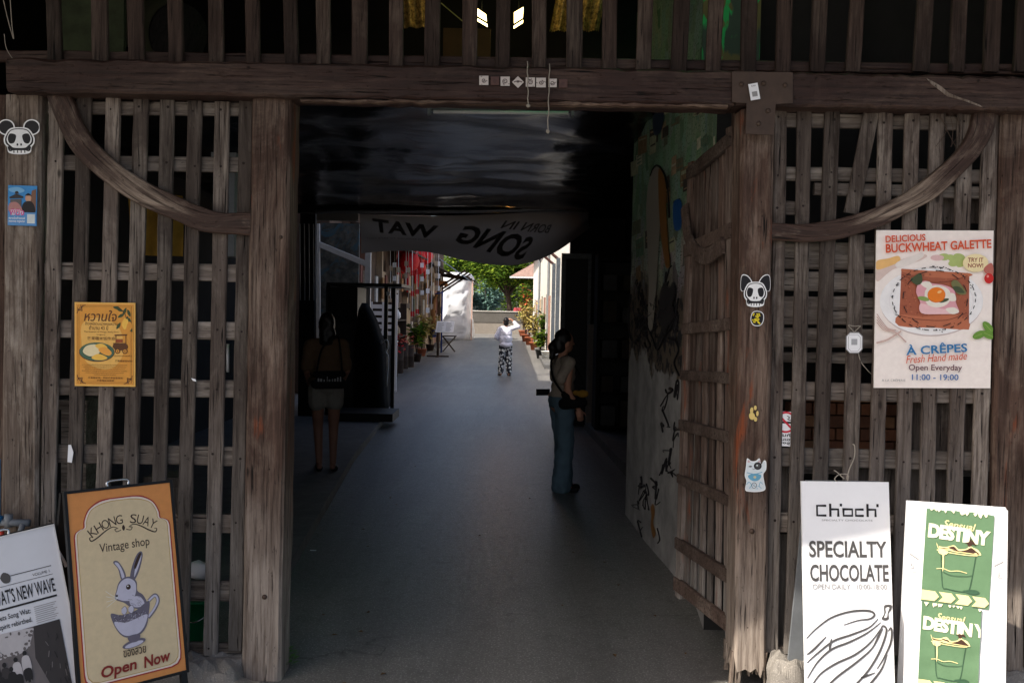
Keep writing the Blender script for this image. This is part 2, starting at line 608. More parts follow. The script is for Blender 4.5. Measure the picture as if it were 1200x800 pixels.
# ------------------------------------------------------------ ground, road, walkways
g = MB()
n = 60
g.add([(-400, -300, -.02), (400, -300, -.02), (400, 900, -.02), (-400, 900, -.02)], [(0, 1, 2, 3)])
struct(g, 'ground', GROUND)
CEN = lambda y: -0.035 * y
rd = MB()
rd.add([(-9, -14, 0), (9, -14, 0), (9, .3, 0), (9, 10.8, 0), (1.6, 10.8, 0), (1.3, 70, 0), (-4.2, 70, 0), (-3.8, 10.8, 0), (-9, 10.8, 0), (-9, .3, 0)], [(0, 1, 2, 3, 4, 5, 6, 7, 8, 9)])
struct(rd, 'concrete_road', ROAD)
wk = MB()
L0, L1, L2 = gr(325, 700), gr(414, 542), gr(449, 496)
wk.add([L0, L1, L2, (L2.x, 11.0, 0), (-5, 11.0, 0), (-5, L0.y, 0)] and [(L0.x, L0.y, .09), (L1.x, L1.y, .09), (L2.x, L2.y, .09), (-5, L2.y, .09), (-5, L0.y, .09),
       (L0.x, L0.y, 0), (L1.x, L1.y, 0), (L2.x, L2.y, 0), (-5, L2.y, 0), (-5, L0.y, 0)],
       [(0, 1, 2, 3, 4), (5, 6, 1, 0), (6, 7, 2, 1), (7, 8, 3, 2), (9, 5, 0, 4)])
struct(wk, 'walkway', WALK)
rs = MB()
R0, R1 = gr(738, 563), gr(685, 503)
rs.add([(R0.x, R0.y, .12), (R1.x, R1.y, .12), (3, R1.y, .12), (3, R0.y, .12), (R0.x, R0.y, 0), (R1.x, R1.y, 0), (3, R1.y, 0), (3, R0.y, 0)],
       [(0, 3, 2, 1), (4, 0, 1, 5), (4, 7, 3, 0), (5, 1, 2, 6)])
struct(rs, 'alcove_step', WALK)
kr = MB()
kr.box((-3.75, 14.5, 0), (-3.2, 60, .1)).box((1.0, 24, 0), (1.45, 62, .12))
struct(kr, 'kerb', WALK)

# ------------------------------------------------------------ overhang added out of frame, outline shaped to shade the gate; passage roof
rf = MB()
top = [(-9, .1), (-9, -3.0), (-2.2, -3.0), (-1.87, -2.06), (-1.33, -1.95), (-.88, -1.97), (-.37, -1.88), (.65, -1.75), (7, -1.5), (7, .1)]
vs = [(x, y, 3.72) for x, y in top] + [(x, y, 3.84) for x, y in top]
k = len(top)
rf.add(vs, [tuple(range(k)), tuple(reversed(range(k, 2 * k)))] + [(i, i + k, (i + 1) % k + k, (i + 1) % k) for i in range(k)])
tag(rf.build('shade_overhang', DARKW), 'unseen dark overhang added and shaped to shade the wooden gate', 'roof')

loft = thing('shed_roof', 'dark shed roof over the passage behind the upper slats', 'roof', (0, 5, 3.3))
r2 = MB()
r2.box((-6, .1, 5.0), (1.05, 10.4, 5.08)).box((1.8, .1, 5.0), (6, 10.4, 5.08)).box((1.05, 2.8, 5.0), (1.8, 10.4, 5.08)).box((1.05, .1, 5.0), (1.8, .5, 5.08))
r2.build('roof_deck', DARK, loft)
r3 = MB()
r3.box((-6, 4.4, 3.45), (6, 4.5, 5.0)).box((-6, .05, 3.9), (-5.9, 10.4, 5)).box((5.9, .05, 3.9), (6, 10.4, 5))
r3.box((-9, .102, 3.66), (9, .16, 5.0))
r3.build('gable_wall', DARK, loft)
tg = NT('green_translucent_sheet')
tr = tg.n('BsdfTranslucent', Color=lin(90, 255, 160))
df = tg.n('BsdfDiffuse', Color=lin(30, 120, 70))
mx = tg.n('MixShader', i0=.9, i1=df.outputs[0], i2=tr.outputs[0])
tg.t.links.new(mx.outputs[0], tg.t.nodes['Material Output'].inputs[0])
gs = MB()
pts = []
for i in range(25):
    x = 1.06 + .74 * i / 24
    pts.append(x)
vs = [(x, y, 5.1 + .02 * math.cos(i * PI / 2)) for i, x in enumerate(pts) for y in (.45, 2.85)]
gs.add(vs, [(2 * i, 2 * i + 1, 2 * i + 3, 2 * i + 2) for i in range(24)])
gs.build('translucent_sheet', tg.m, loft)

# passage enclosing walls
def wallthing(name, label, lo, hi, mat):
    b = MB()
    b.box(lo, hi)
    return tag(b.build(name, mat), label, 'wall')


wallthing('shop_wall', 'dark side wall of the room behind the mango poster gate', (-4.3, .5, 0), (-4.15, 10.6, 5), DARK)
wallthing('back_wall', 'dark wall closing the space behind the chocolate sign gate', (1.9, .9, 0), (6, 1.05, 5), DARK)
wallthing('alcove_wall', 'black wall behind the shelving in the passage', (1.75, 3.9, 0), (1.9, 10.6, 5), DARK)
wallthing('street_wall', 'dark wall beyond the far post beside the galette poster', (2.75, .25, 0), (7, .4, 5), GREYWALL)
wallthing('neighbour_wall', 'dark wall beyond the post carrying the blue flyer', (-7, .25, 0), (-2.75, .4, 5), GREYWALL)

# ------------------------------------------------------------ posts and beams of the gate
def post_mesh(p0, p1, wx, wy, rough=.006, seg=70, seed=0, notch=()):
    """big squared timber with worn arrises: rings from bottom to top"""
    p0, p1 = Vector(p0), Vector(p1)
    sec = []
    c = .014
    for (ax, ay), (bx, by) in (((-1, -1), (1, -1)), ((1, -1), (1, 1)), ((1, 1), (-1, 1)), ((-1, 1), (-1, -1))):
        A = Vector((ax * (wx / 2), ay * (wy / 2), 0))
        B = Vector((bx * (wx / 2), by * (wy / 2), 0))
        d = (B - A).normalized()
        A2, B2 = A + d * c, B - d * c
        for t in (0, .1, .3, .5, .7, .9, 1):
            sec.append((A2.lerp(B2, t), t in (0, 1)))
    rings = []
    for i in range(seg + 1):
        t = i / seg
        p = p0.lerp(p1, t)
        R = []
        for q, edge in sec:
            nn = q.normalized()
            x = Vector((q.x * 9 + seed, q.y * 9, p.z * 1.6))
            k = rough * noise.noise(x) + rough * .5 * noise.noise(Vector((q.x * 60, q.y * 60 + seed, p.z * 2.2)))
            if edge:
                k -= rough * 1.6 * max(0, noise.noise(Vector((seed + q.x * 3, q.y * 3, p.z * 5))))
            R.append(p + q + nn * k)
        rings.append(R)
    return rings


YF = -.10                                              # front face of the posts
pl0, pl1 = at(306, 797, YF), at(318, 114, YF)
t = thing('gate_post', 'thick weathered gate post between the mango poster lattice and the open passage', 'post', (pl0.x, 0, 0), 'big timber posts of the gate')
mb = MB()
mb.rings(post_mesh((pl0.x - .002, 0, -.02), (pl1.x, 0, pl1.z), .187, .2, seed=3), rnd=.5)
mb.build('shaft', POST, t)
mb = MB()
for (u, v, r) in ((310, 699, .012), (329, 278, .009)):
    c = at(u, v, YF)
    mb.lathe([(r, 0), (r, .006), (r * .6, .011), (.001, .012)], (0, 0, 0), 12)
    for q in mb.v[-48:]:
        q.xyz = (c.x + q.x, YF - q.z - .001 + .004, c.z + q.y)
    mb.build('bolt_head', STEEL, t, True)
    mb = MB()

# the passage-side post with a rotted, splintered foot
pr0, pr1 = at(879, 797, YF), at(889, 128, YF)
t = thing('gate_post', 'reddish gate post with skull and cat stickers and a rotted splintered foot', 'post', (pr0.x, 0, 0), 'big timber posts of the gate')
mb = MB()
zc = .16
lo = Vector((pr0.x, 0, zc))
rg = post_mesh(lo, (pr1.x, 0, pr1.z), .158, .2, seed=11)
for q_ in rg[0]:
    q_.z -= .03 + .09 * (noise.noise(Vector((q_.x * 70, q_.y * 20, 3))) + .3)
mb.rings(rg, rnd=.62)
mb.build('shaft', POST, t)
mb = MB()
random.seed(5)
ns = 11
for row, yy in enumerate((YF + .014, -.04, .03, .085)):
    for i in range(ns):
        x = pr0.x - .077 + .154 * i / (ns - 1)
        f = i / (ns - 1)
        ln = zc - .02 if f < .22 or f > .93 else random.uniform(.02, .12)
        if row:
            ln *= random.uniform(.5, 1)
        mb.board([(x, yy, zc + .02), (x + random.gauss(0, .002), yy + .004, zc - ln * .5), (x + random.gauss(0, .005), yy + .01, zc - ln)],
                 [.0165, .0155, random.uniform(.003, .012) if 0.22 < f < .93 else .015], .028, cham=.003, rnd=random.uniform(.4, .8))
mb.build('splintered_foot', POSTB, t)
for (u, v, r) in ((941 - 60, 622 + 0, .013), (881, 349, .008)):
    c = at(u, v, YF)
    mb = MB()
    mb.lathe([(r, 0), (r, .005), (r * .6, .009), (.001, .01)], (0, 0, 0), 12)
    for q in mb.v:
        q.xyz = (c.x + q.x, YF - q.z + .003, c.z + q.y)
    mb.build('bolt_head', STEEL, t, True)

random.seed(17)
p0, p1 = at(22, 640, -.06), at(26, 111, -.06)
t = thing('gate_post', 'pale streaked post carrying the blue flyer and the round-eared skull sticker', 'post', (p0.x, 0, 0), 'big timber posts of the gate')
mb = MB()
mb.rings(post_mesh((p0.x - .005, .03, -.02), (p1.x, .03, p1.z), .175, .18, seed=23), rnd=.8)
mb.build('shaft', POSTB, t)
mb = MB()
a, b = at(-1, 640, -.04), at(3, 111, -.04)
mb.rings(post_mesh((a.x - .03, .05, 0), (b.x - .03, .05, b.z), .12, .16, seed=29), rnd=.3)
mb.build('side_batten', POST, t)

p0, p1 = at(1181, 700, -.06), at(1193, 128, -.06)
t = thing('gate_post', 'brown post at the far end of the beam beside the galette poster', 'post', (p0.x, 0, 0), 'big timber posts of the gate')
mb = MB()
mb.rings(post_mesh((p0.x + .008, .03, -.02), (p1.x + .008, .03, p1.z), .17, .18, seed=37), rnd=.5)
mb.build('shaft', POST, t)
mb = MB()
mb.rings(post_mesh((p0.x + .18, .05, 0), (p1.x + .18, .05, p1.z + .1), .13, .16, seed=41), rnd=.2)
mb.build('side_batten', POST, t)

def plate(pix, y0, y1):
    P = [at(u, v, y0) for u, v in pix]
    k = len(P)
    vs = [p for p in P] + [Vector((p.x, y1, p.z)) for p in P]
    return vs, [tuple(range(k)), tuple(reversed(range(k, 2 * k)))] + [(i + k, (i + 1) % k + k, (i + 1) % k, i) for i in range(k)]
YB = -.155                                             # front face of the beam
def beam(name, label, a, b, ha, hb, group):
    A, B = at(a[0], a[1], YB), at(b[0], b[1], YB)
    t = thing(name, label, 'beam', (A.x, 0, A.z), group)
    mb = MB()
    n = 60
    pts = [A.lerp(B, i / n) + Vector((0, 0, .004 * noise.noise(Vector((i * .3, 1, ha))))) for i in range(n + 1)]
    mb.board(pts, [ha + (hb - ha) * i / n for i in range(n + 1)], .2, cham=.010, jit=.0022, rnd=.45)
    mb.build('timber', BEAM, t)
    return t


bl = beam('lintel_beam', 'long dark lintel beam with a row of small square stickers over the passage', (7, 87), (861, 103), .154, .16, 'beams of the gate')
e = MB()
A, B = at(352, 117, YB), at(853, 124, YB)
pts = [A.lerp(B, i / 50) + Vector((0, -.003 + .004 * noise.noise(Vector((i * .5, 3, 0))), -.001 + .003 * noise.noise(Vector((i * .7, 9, 0))))) for i in range(51)]
e.board(pts, .012, .05, cham=.003, jit=.0025, rnd=.7)
e.build('splintered_edge', CHIP, bl)
br_beam = beam('lintel_beam', 'shorter dark lintel beam with a pale crack above the galette poster gate', (862, 103), (1260, 111), .16, .15, 'beams of the gate')
for pix in ([(1086, 92), (1096, 97), (1104, 102), (1112, 109), (1124, 114), (1136, 118), (1148, 123), (1152, 126), (1140, 122), (1126, 117), (1110, 113), (1100, 105), (1092, 99)],):
    e = MB()
    vs_, fs_ = plate(pix, YB - .003, YB + .004)
    e.add(vs_, fs_, 0, .9)
    e.build('pale_split', POSTB, br_beam)
# steel T plate with bolts and tag
t = thing('joint_plate', 'rusty T shaped steel plate bolted over the beam joint', 'plate', tuple(at(894, 120, YB)))
mb = MB()
vs, fs = plate([(858, 84), (858, 120), (875, 121), (874, 157), (907, 158), (909, 122), (929, 121), (929, 85)], YB - .011, YB - .004)
mb.add(vs, fs, 0, .5)
mb.build('plate', STEEL, t)
for (u, v) in ((869, 99), (895, 98), (920, 100), (900, 130), (889, 145)):
    c = at(u, v, YB - .011)
    mb = MB()
    mb.lathe([(.011, 0), (.011, .004), (.007, .009), (.0005, .0095)], (0, 0, 0), 10)
    for q in mb.v:
        q.xyz = (c.x + q.x, YB - .011 - q.z, c.z + q.y)
    mb.build('bolt', STEEL, t, True)

# ------------------------------------------------------------ slatted fence above the beam
t = thing('slat_transom', 'dark slatted wooden screen standing on the beam across the whole gate', 'fence', (0, .0, at(600, 75, 0).z))
mb = MB()
random.seed(31)
for (ub, ut) in ((64, 61), (117, 115), (160, 157), (206, 204), (253, 252), (296, 295), (342, 339), (379, 378), (421, 421), (464, 464), (506, 507),
                 (550, 551), (589, 590), (632, 632), (673, 674), (714, 715), (754, 757), (795, 800), (836, 840), (877, 879), (918, 921),
                 (958, 962), (1000, 1006), (1080, 1086), (1122, 1126), (1162, 1166), (1197, 1202)):
    mb.board([at(ub, 84, -.03), at(ut + (ut - ub) * .3, -30, -.03)], random.uniform(.066, .078), .028, jit=.0008)
mb.build('slat_panel', wood('dark_transom_wood', lin(84, 68, 61), lin(140, 126, 114), lin(42, 32, 28), 'Z', .5), t)
mb = MB()
mb.board([at(-20, 64, .0), at(1240, 82, .0)], .05, .05, rnd=.5, jit=.001)
mb.build('rail', BEAM, t)

# ------------------------------------------------------------ lattice gates
def lattice(name, label, slats, rails, brace, yb, group):
    """slats: list of (u_top, v_top, u_bottom, v_bottom, width px)"""
    c = at(slats[len(slats) // 2][0], 760, 0)
    t = thing(name, label, 'gate', (c.x, 0, .1), group)
    mb = MB()
    for (a, b, cc, d, wpx) in slats:
        A, B = at(a, b, -.045), at(cc, d, -.045)
        n = max(4, int((A - B).length / .1))
        bow = random.gauss(0, .004)
        pts = [A.lerp(B, i / n) + Vector((bow * math.sin(PI * i / n), random.gauss(0, .0008), 0)) for i in range(n + 1)]
        mb.board(pts, wpx / 243 * random.uniform(.97, 1.03), .02, jit=.0006)
    for (a, b, cc, d, wpx) in slats:
        for (u0, v0, u1, v1, h) in rails:
            vm = (v0 + v1) / 2
            if b + 4 < vm < d - 4 and u0 - 4 < a < u1 + 4:
                f_ = (vm - b) / (d - b)
                uu, vv = a + (cc - a) * f_ + random.uniform(-2.5, 2.5), v0 + (v1 - v0) * (a - u0) / (u1 - u0) + random.uniform(-3, 3)
                q_ = at(uu, vv, -.0465)
                r_ = random.uniform(.0045, .0075)
                mb.add([q_ + Vector((r_ * math.cos(k_ * PI / 3), random.uniform(-.0008, .0008), r_ * math.sin(k_ * PI / 3))) for k_ in range(6)], [(0, 1, 2, 3, 4, 5)], 1)
    mb.build('slat_panel', [SLAT, NAIL], t)
    for (u0, v0, u1, v1, h) in rails:
        m2 = MB()
        m2.board([at(u0, v0, -.0235), at(u1, v1, -.0235)], h / 243, .032, jit=.001)
        m2.build('rail', RAIL, t)
    hi, lo = brace
    H = smooth_pts([at(u, v, -.085) for u, v in hi], 8)
    Lo = smooth_pts([at(u, v, -.085) for u, v in lo], 8)
    rg = []
    for p, q in zip(H, Lo):
        d = (p - q).normalized() * .006
        f = Vector((0, 1, 0))
        p2, q2 = p + Vector((0, .0, .003 * noise.noise(p * 12))), q + Vector((0, 0, .004 * noise.noise(q * 10)))
        rg.append([p2 - d, p2 + f * .006, p2 + f * .036, p2 - d + f * .04, q2 + d + f * .04, q2 + f * .036, q2 + f * .006, q2 + d, q2.lerp(p2, .3) - f * .002, q2.lerp(p2, .7) - f * .002])
    m3 = MB()
    m3.rings(rg, rnd=.6)
    o3 = m3.build('curved_brace', BRACE, t)
    at_, L_ = o3.data.attributes.new('along', 'FLOAT_VECTOR', 'POINT'), 0.0
    va = []
    for i_, r_ in enumerate(rg):
        if i_:
            L_ += ((H[i_] + Lo[i_]) / 2 - (H[i_ - 1] + Lo[i_ - 1]) / 2).length
        for q_ in r_:
            va += [L_, q_.y, (q_ - Lo[i_]).dot((H[i_] - Lo[i_]).normalized())]
    at_.data.foreach_set('vector', va)
    return t


random.seed(41)
sl_l = [(66, 112, 53, 765, 18), (98, 114, 80, 765, 17), (132, 115, 113, 765, 17), (165, 116, 147, 765, 17.5), (195.5, 117, 180, 765, 16.5),
        (228, 118, 212, 766, 16.5), (260, 119, 246, 768, 17), (288, 117, 275, 762, 16)]
ra_l = [(56, 125, 297, 128, 15), (56, 190, 297, 193, 17), (52, 317, 294, 320, 20), (52, 385, 292, 388, 21), (50, 453, 291, 456, 20),
        (48, 531, 290, 535, 22), (46, 611, 288, 614, 22), (44, 690, 286, 693, 24), (44, 757, 284, 760, 12)]
br_l = ([(82, 112), (96, 144), (112, 168), (144, 196), (187, 221), (240, 244), (263, 249), (295, 248)],
        [(54, 112), (72, 156), (90, 184), (120, 211), (157, 237), (202, 257), (238, 271), (295, 276)])
gl = lattice('lattice_gate', 'closed grey lattice gate carrying the orange mango poster', sl_l, ra_l, br_l, 0, 'lattice gates of old grey slats')
sl_r = [(915, 128, 905, 764, 14), (943, 130, 927, 766, 17), (976, 130, 957, 766, 17.5), (1005, 275, 993, 766, 17.5), (1038.5, 129, 1022, 766, 17),
        (1070, 128, 1053, 766, 17), (1100, 127, 1084, 766, 17.5), (1132, 128, 1113, 768, 18), (1162, 129, 1143, 768, 18), (1022, 131, 998, 250, 16.5)]
ra_r = [(912, 140, 1170, 145, 16), (912, 203, 1168, 207, 16), (955, 221, 1166, 226, 14), (912, 243, 940, 244, 16), (908, 457, 1162, 463, 21), (906, 535, 1160, 541, 22),
        (904, 612, 1156, 618, 23), (902, 762, 1150, 764, 11)]
br_r = ([(1169, 128), (1160, 146), (1146, 163), (1122, 177), (1092, 204), (1062, 225), (1032, 241), (984, 256), (904, 261)],
        [(1172, 128), (1167, 145), (1152, 177), (1128, 204), (1098, 231), (1062, 250), (1026, 268), (984, 281), (904, 283)])
br_r = ([(1143, 129), (1137, 153), (1122, 177), (1092, 204), (1062, 225), (1032, 241), (984, 256), (944, 262), (904, 261)],
        [(1169, 128), (1166, 150), (1152, 177), (1125, 207), (1096, 232), (1060, 252), (1020, 270), (966, 283), (904, 281)])
gr_ = lattice('lattice_gate', 'closed grey lattice gate carrying the white galette poster', sl_r, ra_r, br_r, 0, 'lattice gates of old grey slats')
random.seed(43)
for (u0, v0, u1, v1, h) in ((903, 299, 1165, 303, 31), (903, 329, 1165, 333, 22), (903, 363, 1165, 367, 33), (903, 395, 1165, 399, 22), (903, 418, 1165, 422, 12)):
    m2 = MB()
    m2.board([at(u0, v0, .022), at(u1, v1, .022)], h / 243, .02, jit=.002)
    m2.build('backing_board', RAIL, gr_)
for (u, v0, v1, wpx) in ((1128, 222, 262, 60), (1080, 470, 545, 26), (1130, 470, 545, 70), (1060, 548, 760, 120), (914, 545, 610, 22), (916, 625, 762, 24)):
    m2 = MB()
    m2.board([at(u, v0, .05), at(u, v1, .05)], wpx / 243, .018, jit=.002)
    m2.build('backing_board', SLAT, gr_)

# ------------------------------------------------------------ open door leaf
random.seed(47)
H0, H1 = at(858, 753, .06), at(858, 146, .06)                        # hinge side bottom, top
F0, F1 = at(790, 697, .86), at(806, 192, .86)                        # free end bottom, top
t = thing('door_leaf', 'tall narrow slatted door leaf swung open into the passage', 'gate', (H0.x, H0.y, 0))
dn = (F0 - H0)
dn.z = 0
dn.normalize()
nr = Vector((-dn.y, dn.x, 0))
if nr.x > 0:
    nr = -nr                                                        # towards the passage
def Q(a, b):
    """a across from hinge (0) to free end (1), b up from bottom (0) to top (1)"""
    return (H0.lerp(F0, a)).lerp(H1.lerp(F1, a), b)
for a, wd, nm in ((.05, .10, 'hinge_stile'), (.945, .075, 'free_stile')):
    mb = MB()
    mb.board([Q(a, 0), Q(a, 1)], wd, .05, nrm=nr, jit=.0012, seg=30)
    mb.build(nm, LEAFW, t)
mb = MB()
for i in range(6):
    a = .17 + .69 * i / 5
    mb.board([Q(a, .01) - nr * .022, Q(a, .985) - nr * .022], .056, .02, nrm=nr, jit=.001)
mb.build('slat_panel', LEAFW, t)
for b, h in ((.975, .07), (.80, .075), (.62, .06), (.515, .055), (.40, .06), (.275, .055), (.125, .07), (.03, .075)):
    mb = MB()
    lift = nr * .012
    mb.board([Q(.02, b) + lift, Q(.985, b) + lift], h, .03, nrm=nr, jit=.0012)
    mb.build('rail', LEAFR, t)
mb = MB()
pts = smooth_pts([Q(.97, .90), Q(.88, .835), Q(.66, .785), Q(.40, .765), Q(.10, .775)], 6)
mb.board([p + nr * .028 for p in pts], .085, .02, nrm=nr, jit=.001)
mb.build('curved_brace', LEAFR, t)
mb = MB()
mb.board([at(861, 750, .03), at(864, 130, .03)], .03, .05, rnd=.3, jit=.0012, seg=30)
mb.build('hinge_post', POST, t)

# ------------------------------------------------------------ print colours
def ink(name, *rgb):
    return flat('print_' + name, lin(*rgb), .5, .07, scale=30)


P_ORANGE, P_CREAM, P_RED, P_TAN = ink('orange', 226, 150, 84), ink('cream', 226, 204, 164), ink('crimson', 168, 40, 44), ink('pale_edge', 240, 222, 206)
P_BROWN, P_LIL, P_GOLD, P_SHADE = ink('dark_brown', 62, 44, 36), ink('lilac_white', 206, 202, 218), ink('gold_line', 196, 160, 96), ink('drawing_grey', 112, 106, 120)
P_DRED = ink('brick_red', 140, 44, 38)
P_WHITE, P_BLACK = ink('white', 240, 240, 240), ink('black', 26, 24, 28)


def sign_matrix(x, y, z, yaw, lean, roll):
    return Matrix.Translation((x, y, z)) @ Matrix.Rotation(yaw, 4, 'Z') @ Matrix.Rotation(lean, 4, 'X') @ Matrix.Rotation(roll, 4, 'Y')


def aframe(name, label, M, w, h, board_mat, frame_mat, fw, th=.022, leg=.0, spread=.42, group='sandwich boards standing before the gate', back=None, handle=True):
    t = thing(name, label, 'sign', M=M, group=group)
    b = MB()
    b.box((-w / 2, 0, 0), (w / 2, th - .004, h), rnd=.5)
    b.build('front_board', board_mat, t)
    if frame_mat:
        f = MB()
        e = fw
        f.box((-w / 2 - e, -.005, -e), (-w / 2, th, h + e)).box((w / 2, -.005, -e), (w / 2 + e, th, h + e))
        f.box((-w / 2, -.005, h), (w / 2, th, h + e)).box((-w / 2, -.005, -e), (w / 2, th, 0))
        f.build('frame', frame_mat, t)
    bm = back or board_mat
    R = Matrix.Translation((0, th + .012, h)) @ Matrix.Rotation(spread, 4, 'X')
    b = MB()
    b.box((-w / 2 - fw, 0, -h - .005), (w / 2 + fw, th, .004), M=R)
    b.build('back_board', bm, t)
    if leg:
        for sx in (-1, 1):
            l = MB()
            l.box((sx * (w / 2 - .01) - .014, 0, -leg), (sx * (w / 2 - .01) + .014, th, -fw - .001))
            l.build('leg', frame_mat, t)
            l = MB()
            l.box((sx * (w / 2 - .01) - .014, 0, -h - leg), (sx * (w / 2 - .01) + .014, th, -h - .006), M=R)
            l.build('leg', frame_mat, t)
    if handle:
        l = MB()
        z = h + fw
        l.tube(smooth_pts([(-.045, .02, z), (-.045, .02, z + .022), (0, .02, z + .026), (.045, .02, z + .022), (.045, .02, z)], 4), .006, 8)
        l.build('handle', CHROME, t, True, local=True)
    return t


# ---- rabbit sign
RW, RH = .455, .84
M = sign_matrix(-1.60, -.52, .153, .78, -.2309, .0067)
t = aframe('sandwich_board', 'black framed cream sandwich board with a rabbit in a teacup and OPEN NOW', M, RW, RH, P_ORANGE, BLACK, .012, leg=.14, back=BLACK)
for o in t.children:
    pass
a = Art(RW, RH, 120, 222)
def plaque(d, m):
    L, R_, T, B = 4 + d, 116 - d, 10 + d, 215 - d
    pts = [(L, 48), (L + 2, 45), (L + 9, 42)]
    tl = [(L, 50 - 0), (L + 1.5, 45), (L + 6, 42), (L + 11, 40), (L + 12, 32), (L + 18, 20 + d * .3), (L + 30, T + 2), (L + 42, T)]
    tr = [(120 - x, y) for x, y in reversed(tl)]
    bot = [(R_, B - 14), (R_ - 1, B - 7), (R_ - 5, B - 2), (R_ - 12, B), (L + 12, B), (L + 5, B - 2), (L + 1, B - 7), (L, B - 14)]
    q = tl + tr
    sm = [(p.x, p.y) for p in smooth_pts([(x, y, 0) for x, y in tl], 4)] + [(p.x, p.y) for p in smooth_pts([(x, y, 0) for x, y in tr], 4)] + bot
    a.poly(list(reversed(sm)), m)
for d, m in ((0, P_RED), (1.3, P_TAN), (3.2, P_GOLD), (4.0, P_CREAM)):
    plaque(d, m)
def arc(t_):
    th = (t_ - .5) * 1.25
    return 60 + 66 * math.sin(th), 99 - 66 * math.cos(th) + 3, th
a.arc_text('KHONG SUAY', arc, 10.5, P_BROWN, .0, {'K': .75, 'O': .8, 'H': .75, 'N': .75, 'G': .75})
for sgn in (-1, 1):
    a.line([(60 + sgn * 6, 46), (60 + sgn * 12, 43.5), (60 + sgn * 20, 46.5), (60 + sgn * 30, 53), (60 + sgn * 37, 56), (60 + sgn * 39, 52.5), (60 + sgn * 36, 51.5)], 1.5, P_BROWN, taper=True)
    a.line([(60 + sgn * 3, 48), (60 + sgn * 8, 49.5), (60 + sgn * 10, 46.5), (60 + sgn * 7, 46)], .9, P_BROWN)
a.blob([(60, 42.5), (61.8, 46), (60, 49.5), (58.2, 46)], P_BROWN, 3)
a.text('Vintage shop', 60, 67, 58, 13, P_BROWN, 0, .004)
# rabbit and cup
a.blob([(48, 82), (45, 84), (50, 92), (52.5, 104), (58, 103), (57, 95), (52, 85)], P_SHADE)
a.blob([(48.5, 84), (46.8, 85), (51.5, 93), (53.7, 103), (56.5, 102), (55, 95), (51.5, 86.5)], P_LIL)
a.blob([(77, 76), (72, 80), (66, 92), (63, 104), (68, 107), (74, 98), (79, 84), (79.5, 78)], P_SHADE)
a.blob([(77, 79), (71, 90), (67.5, 104), (72, 97), (77.5, 84)], P_LIL)
a.blob([(76.6, 77.5), (73, 82), (68.6, 92), (70, 95), (75, 86), (78, 79.5)], P_BROWN)
a.blob([(46, 116), (44, 122), (45, 126), (54, 131), (62, 138), (76, 142), (80, 136), (76, 126), (70, 120), (70, 110), (64, 103), (55, 103), (49, 108)], P_SHADE)
a.blob([(47, 116), (45.2, 121), (46.5, 125), (55, 129), (63, 129), (68, 122), (68.5, 111), (63, 105), (56, 104.5), (50, 109)], P_LIL)
a.blob([(60, 130), (66, 126), (73, 128), (77, 136), (72, 139), (63, 137)], P_LIL)
for i in range(16):
    x, y = random.uniform(56, 74), random.uniform(122, 137)
    a.line([(x, y), (x + random.uniform(1, 3), y + random.uniform(1, 3))], .35, P_SHADE, 1)
a.disc(60, 114, 2.7, 3.0, P_BROWN)
a.disc(59.4, 113, .8, .8, P_WHITE)
a.disc(46.2, 121.5, 1.1, 1.3, P_BROWN)
for dy in (-3, 0, 3, 6):
    a.line([(47, 124), (40, 122.5 + dy), (34, 120 + dy * 2)], .4, P_WHITE)
a.line([(82, 134), (90, 129), (93, 136), (88, 145), (80, 153)], 4.2, P_SHADE)
a.line([(82, 134), (90, 129.5), (92.6, 136), (88, 144), (80, 152)], 2.4, P_LIL)
a.blob([(38, 140), (40, 152), (46, 164), (54, 170), (68, 170), (77, 162), (81, 148), (82, 134), (66, 142), (50, 144)], P_SHADE)
a.blob([(41, 150), (46, 162), (54, 168), (67, 168), (75, 161), (79, 149), (66, 151), (54, 153)], P_LIL)
for i in range(60):
    x = random.uniform(41, 79)
    y = random.uniform(143, 152)
    a.line([(x, y), (x + random.uniform(-2, 2), y + random.uniform(.5, 2))], .35, P_LIL if i % 3 else P_BROWN, 1)
a.disc(61, 178, 13.5, 4.2, P_SHADE, -.12)
a.disc(61, 179, 10.8, 2.6, P_LIL, -.12)
a.blob([(55, 169), (68, 169), (66, 176), (57, 176)], P_SHADE)
for x0 in (50, 58):
    a.blob([(x0, 137), (x0 + 4, 135), (x0 + 6, 140), (x0 + 3, 144), (x0, 142)], P_LIL)
    a.line([(x0, 137), (x0 + 4, 135), (x0 + 6, 140), (x0 + 3, 144), (x0, 142)], .5, P_SHADE)
a.text('ของสวย', 61, 184 + 3, 26, 8, P_BROWN, 0, .01)
a.text('Open', 42, 203, 40, 16, P_DRED, -.03, .025, .15)
a.text('Now', 86, 201, 32, 13, P_DRED, -.05, .025, .15)
a.build('printed_face', t)

# ---- newspaper sign
NW, NH = .43, .79
M = sign_matrix(-1.965, -.735, .035, .50, -.2385, -.165) @ Matrix.Translation((.025, 0, 0))
t = aframe('sandwich_board', 'white sandwich board printed like a grey newspaper page with a street photo', M, NW, NH, PAPERG, WHITEM, .006, leg=.0, back=BLACK)
a = Art(NW, NH, 120, 198)
a.rect(50, 14, 64, 26, INKL) if False else None
a.line([(10, 41), (110, 41)], .8, INKG, 1)
a.line([(10, 50), (110, 50)], .5, INKG, 1)
a.blob([(60, 36), (66, 40), (65, 47), (59, 47), (56, 41)], INKG, 3)
a.text('FREE COPY', 24, 46, 22, 3, INKG)
a.text('VOLUME 1', 98, 46, 18, 3, INKG)
a.text("SONG WAT'S NEW WAVE", 66, 61, 88, 15, INK, 0, .012)
a.rect(10, 72, 110, 74, INK)
a.text('Thai Modern meets Song Wat:', 45, 82, 70, 7, INK, 0, .01)
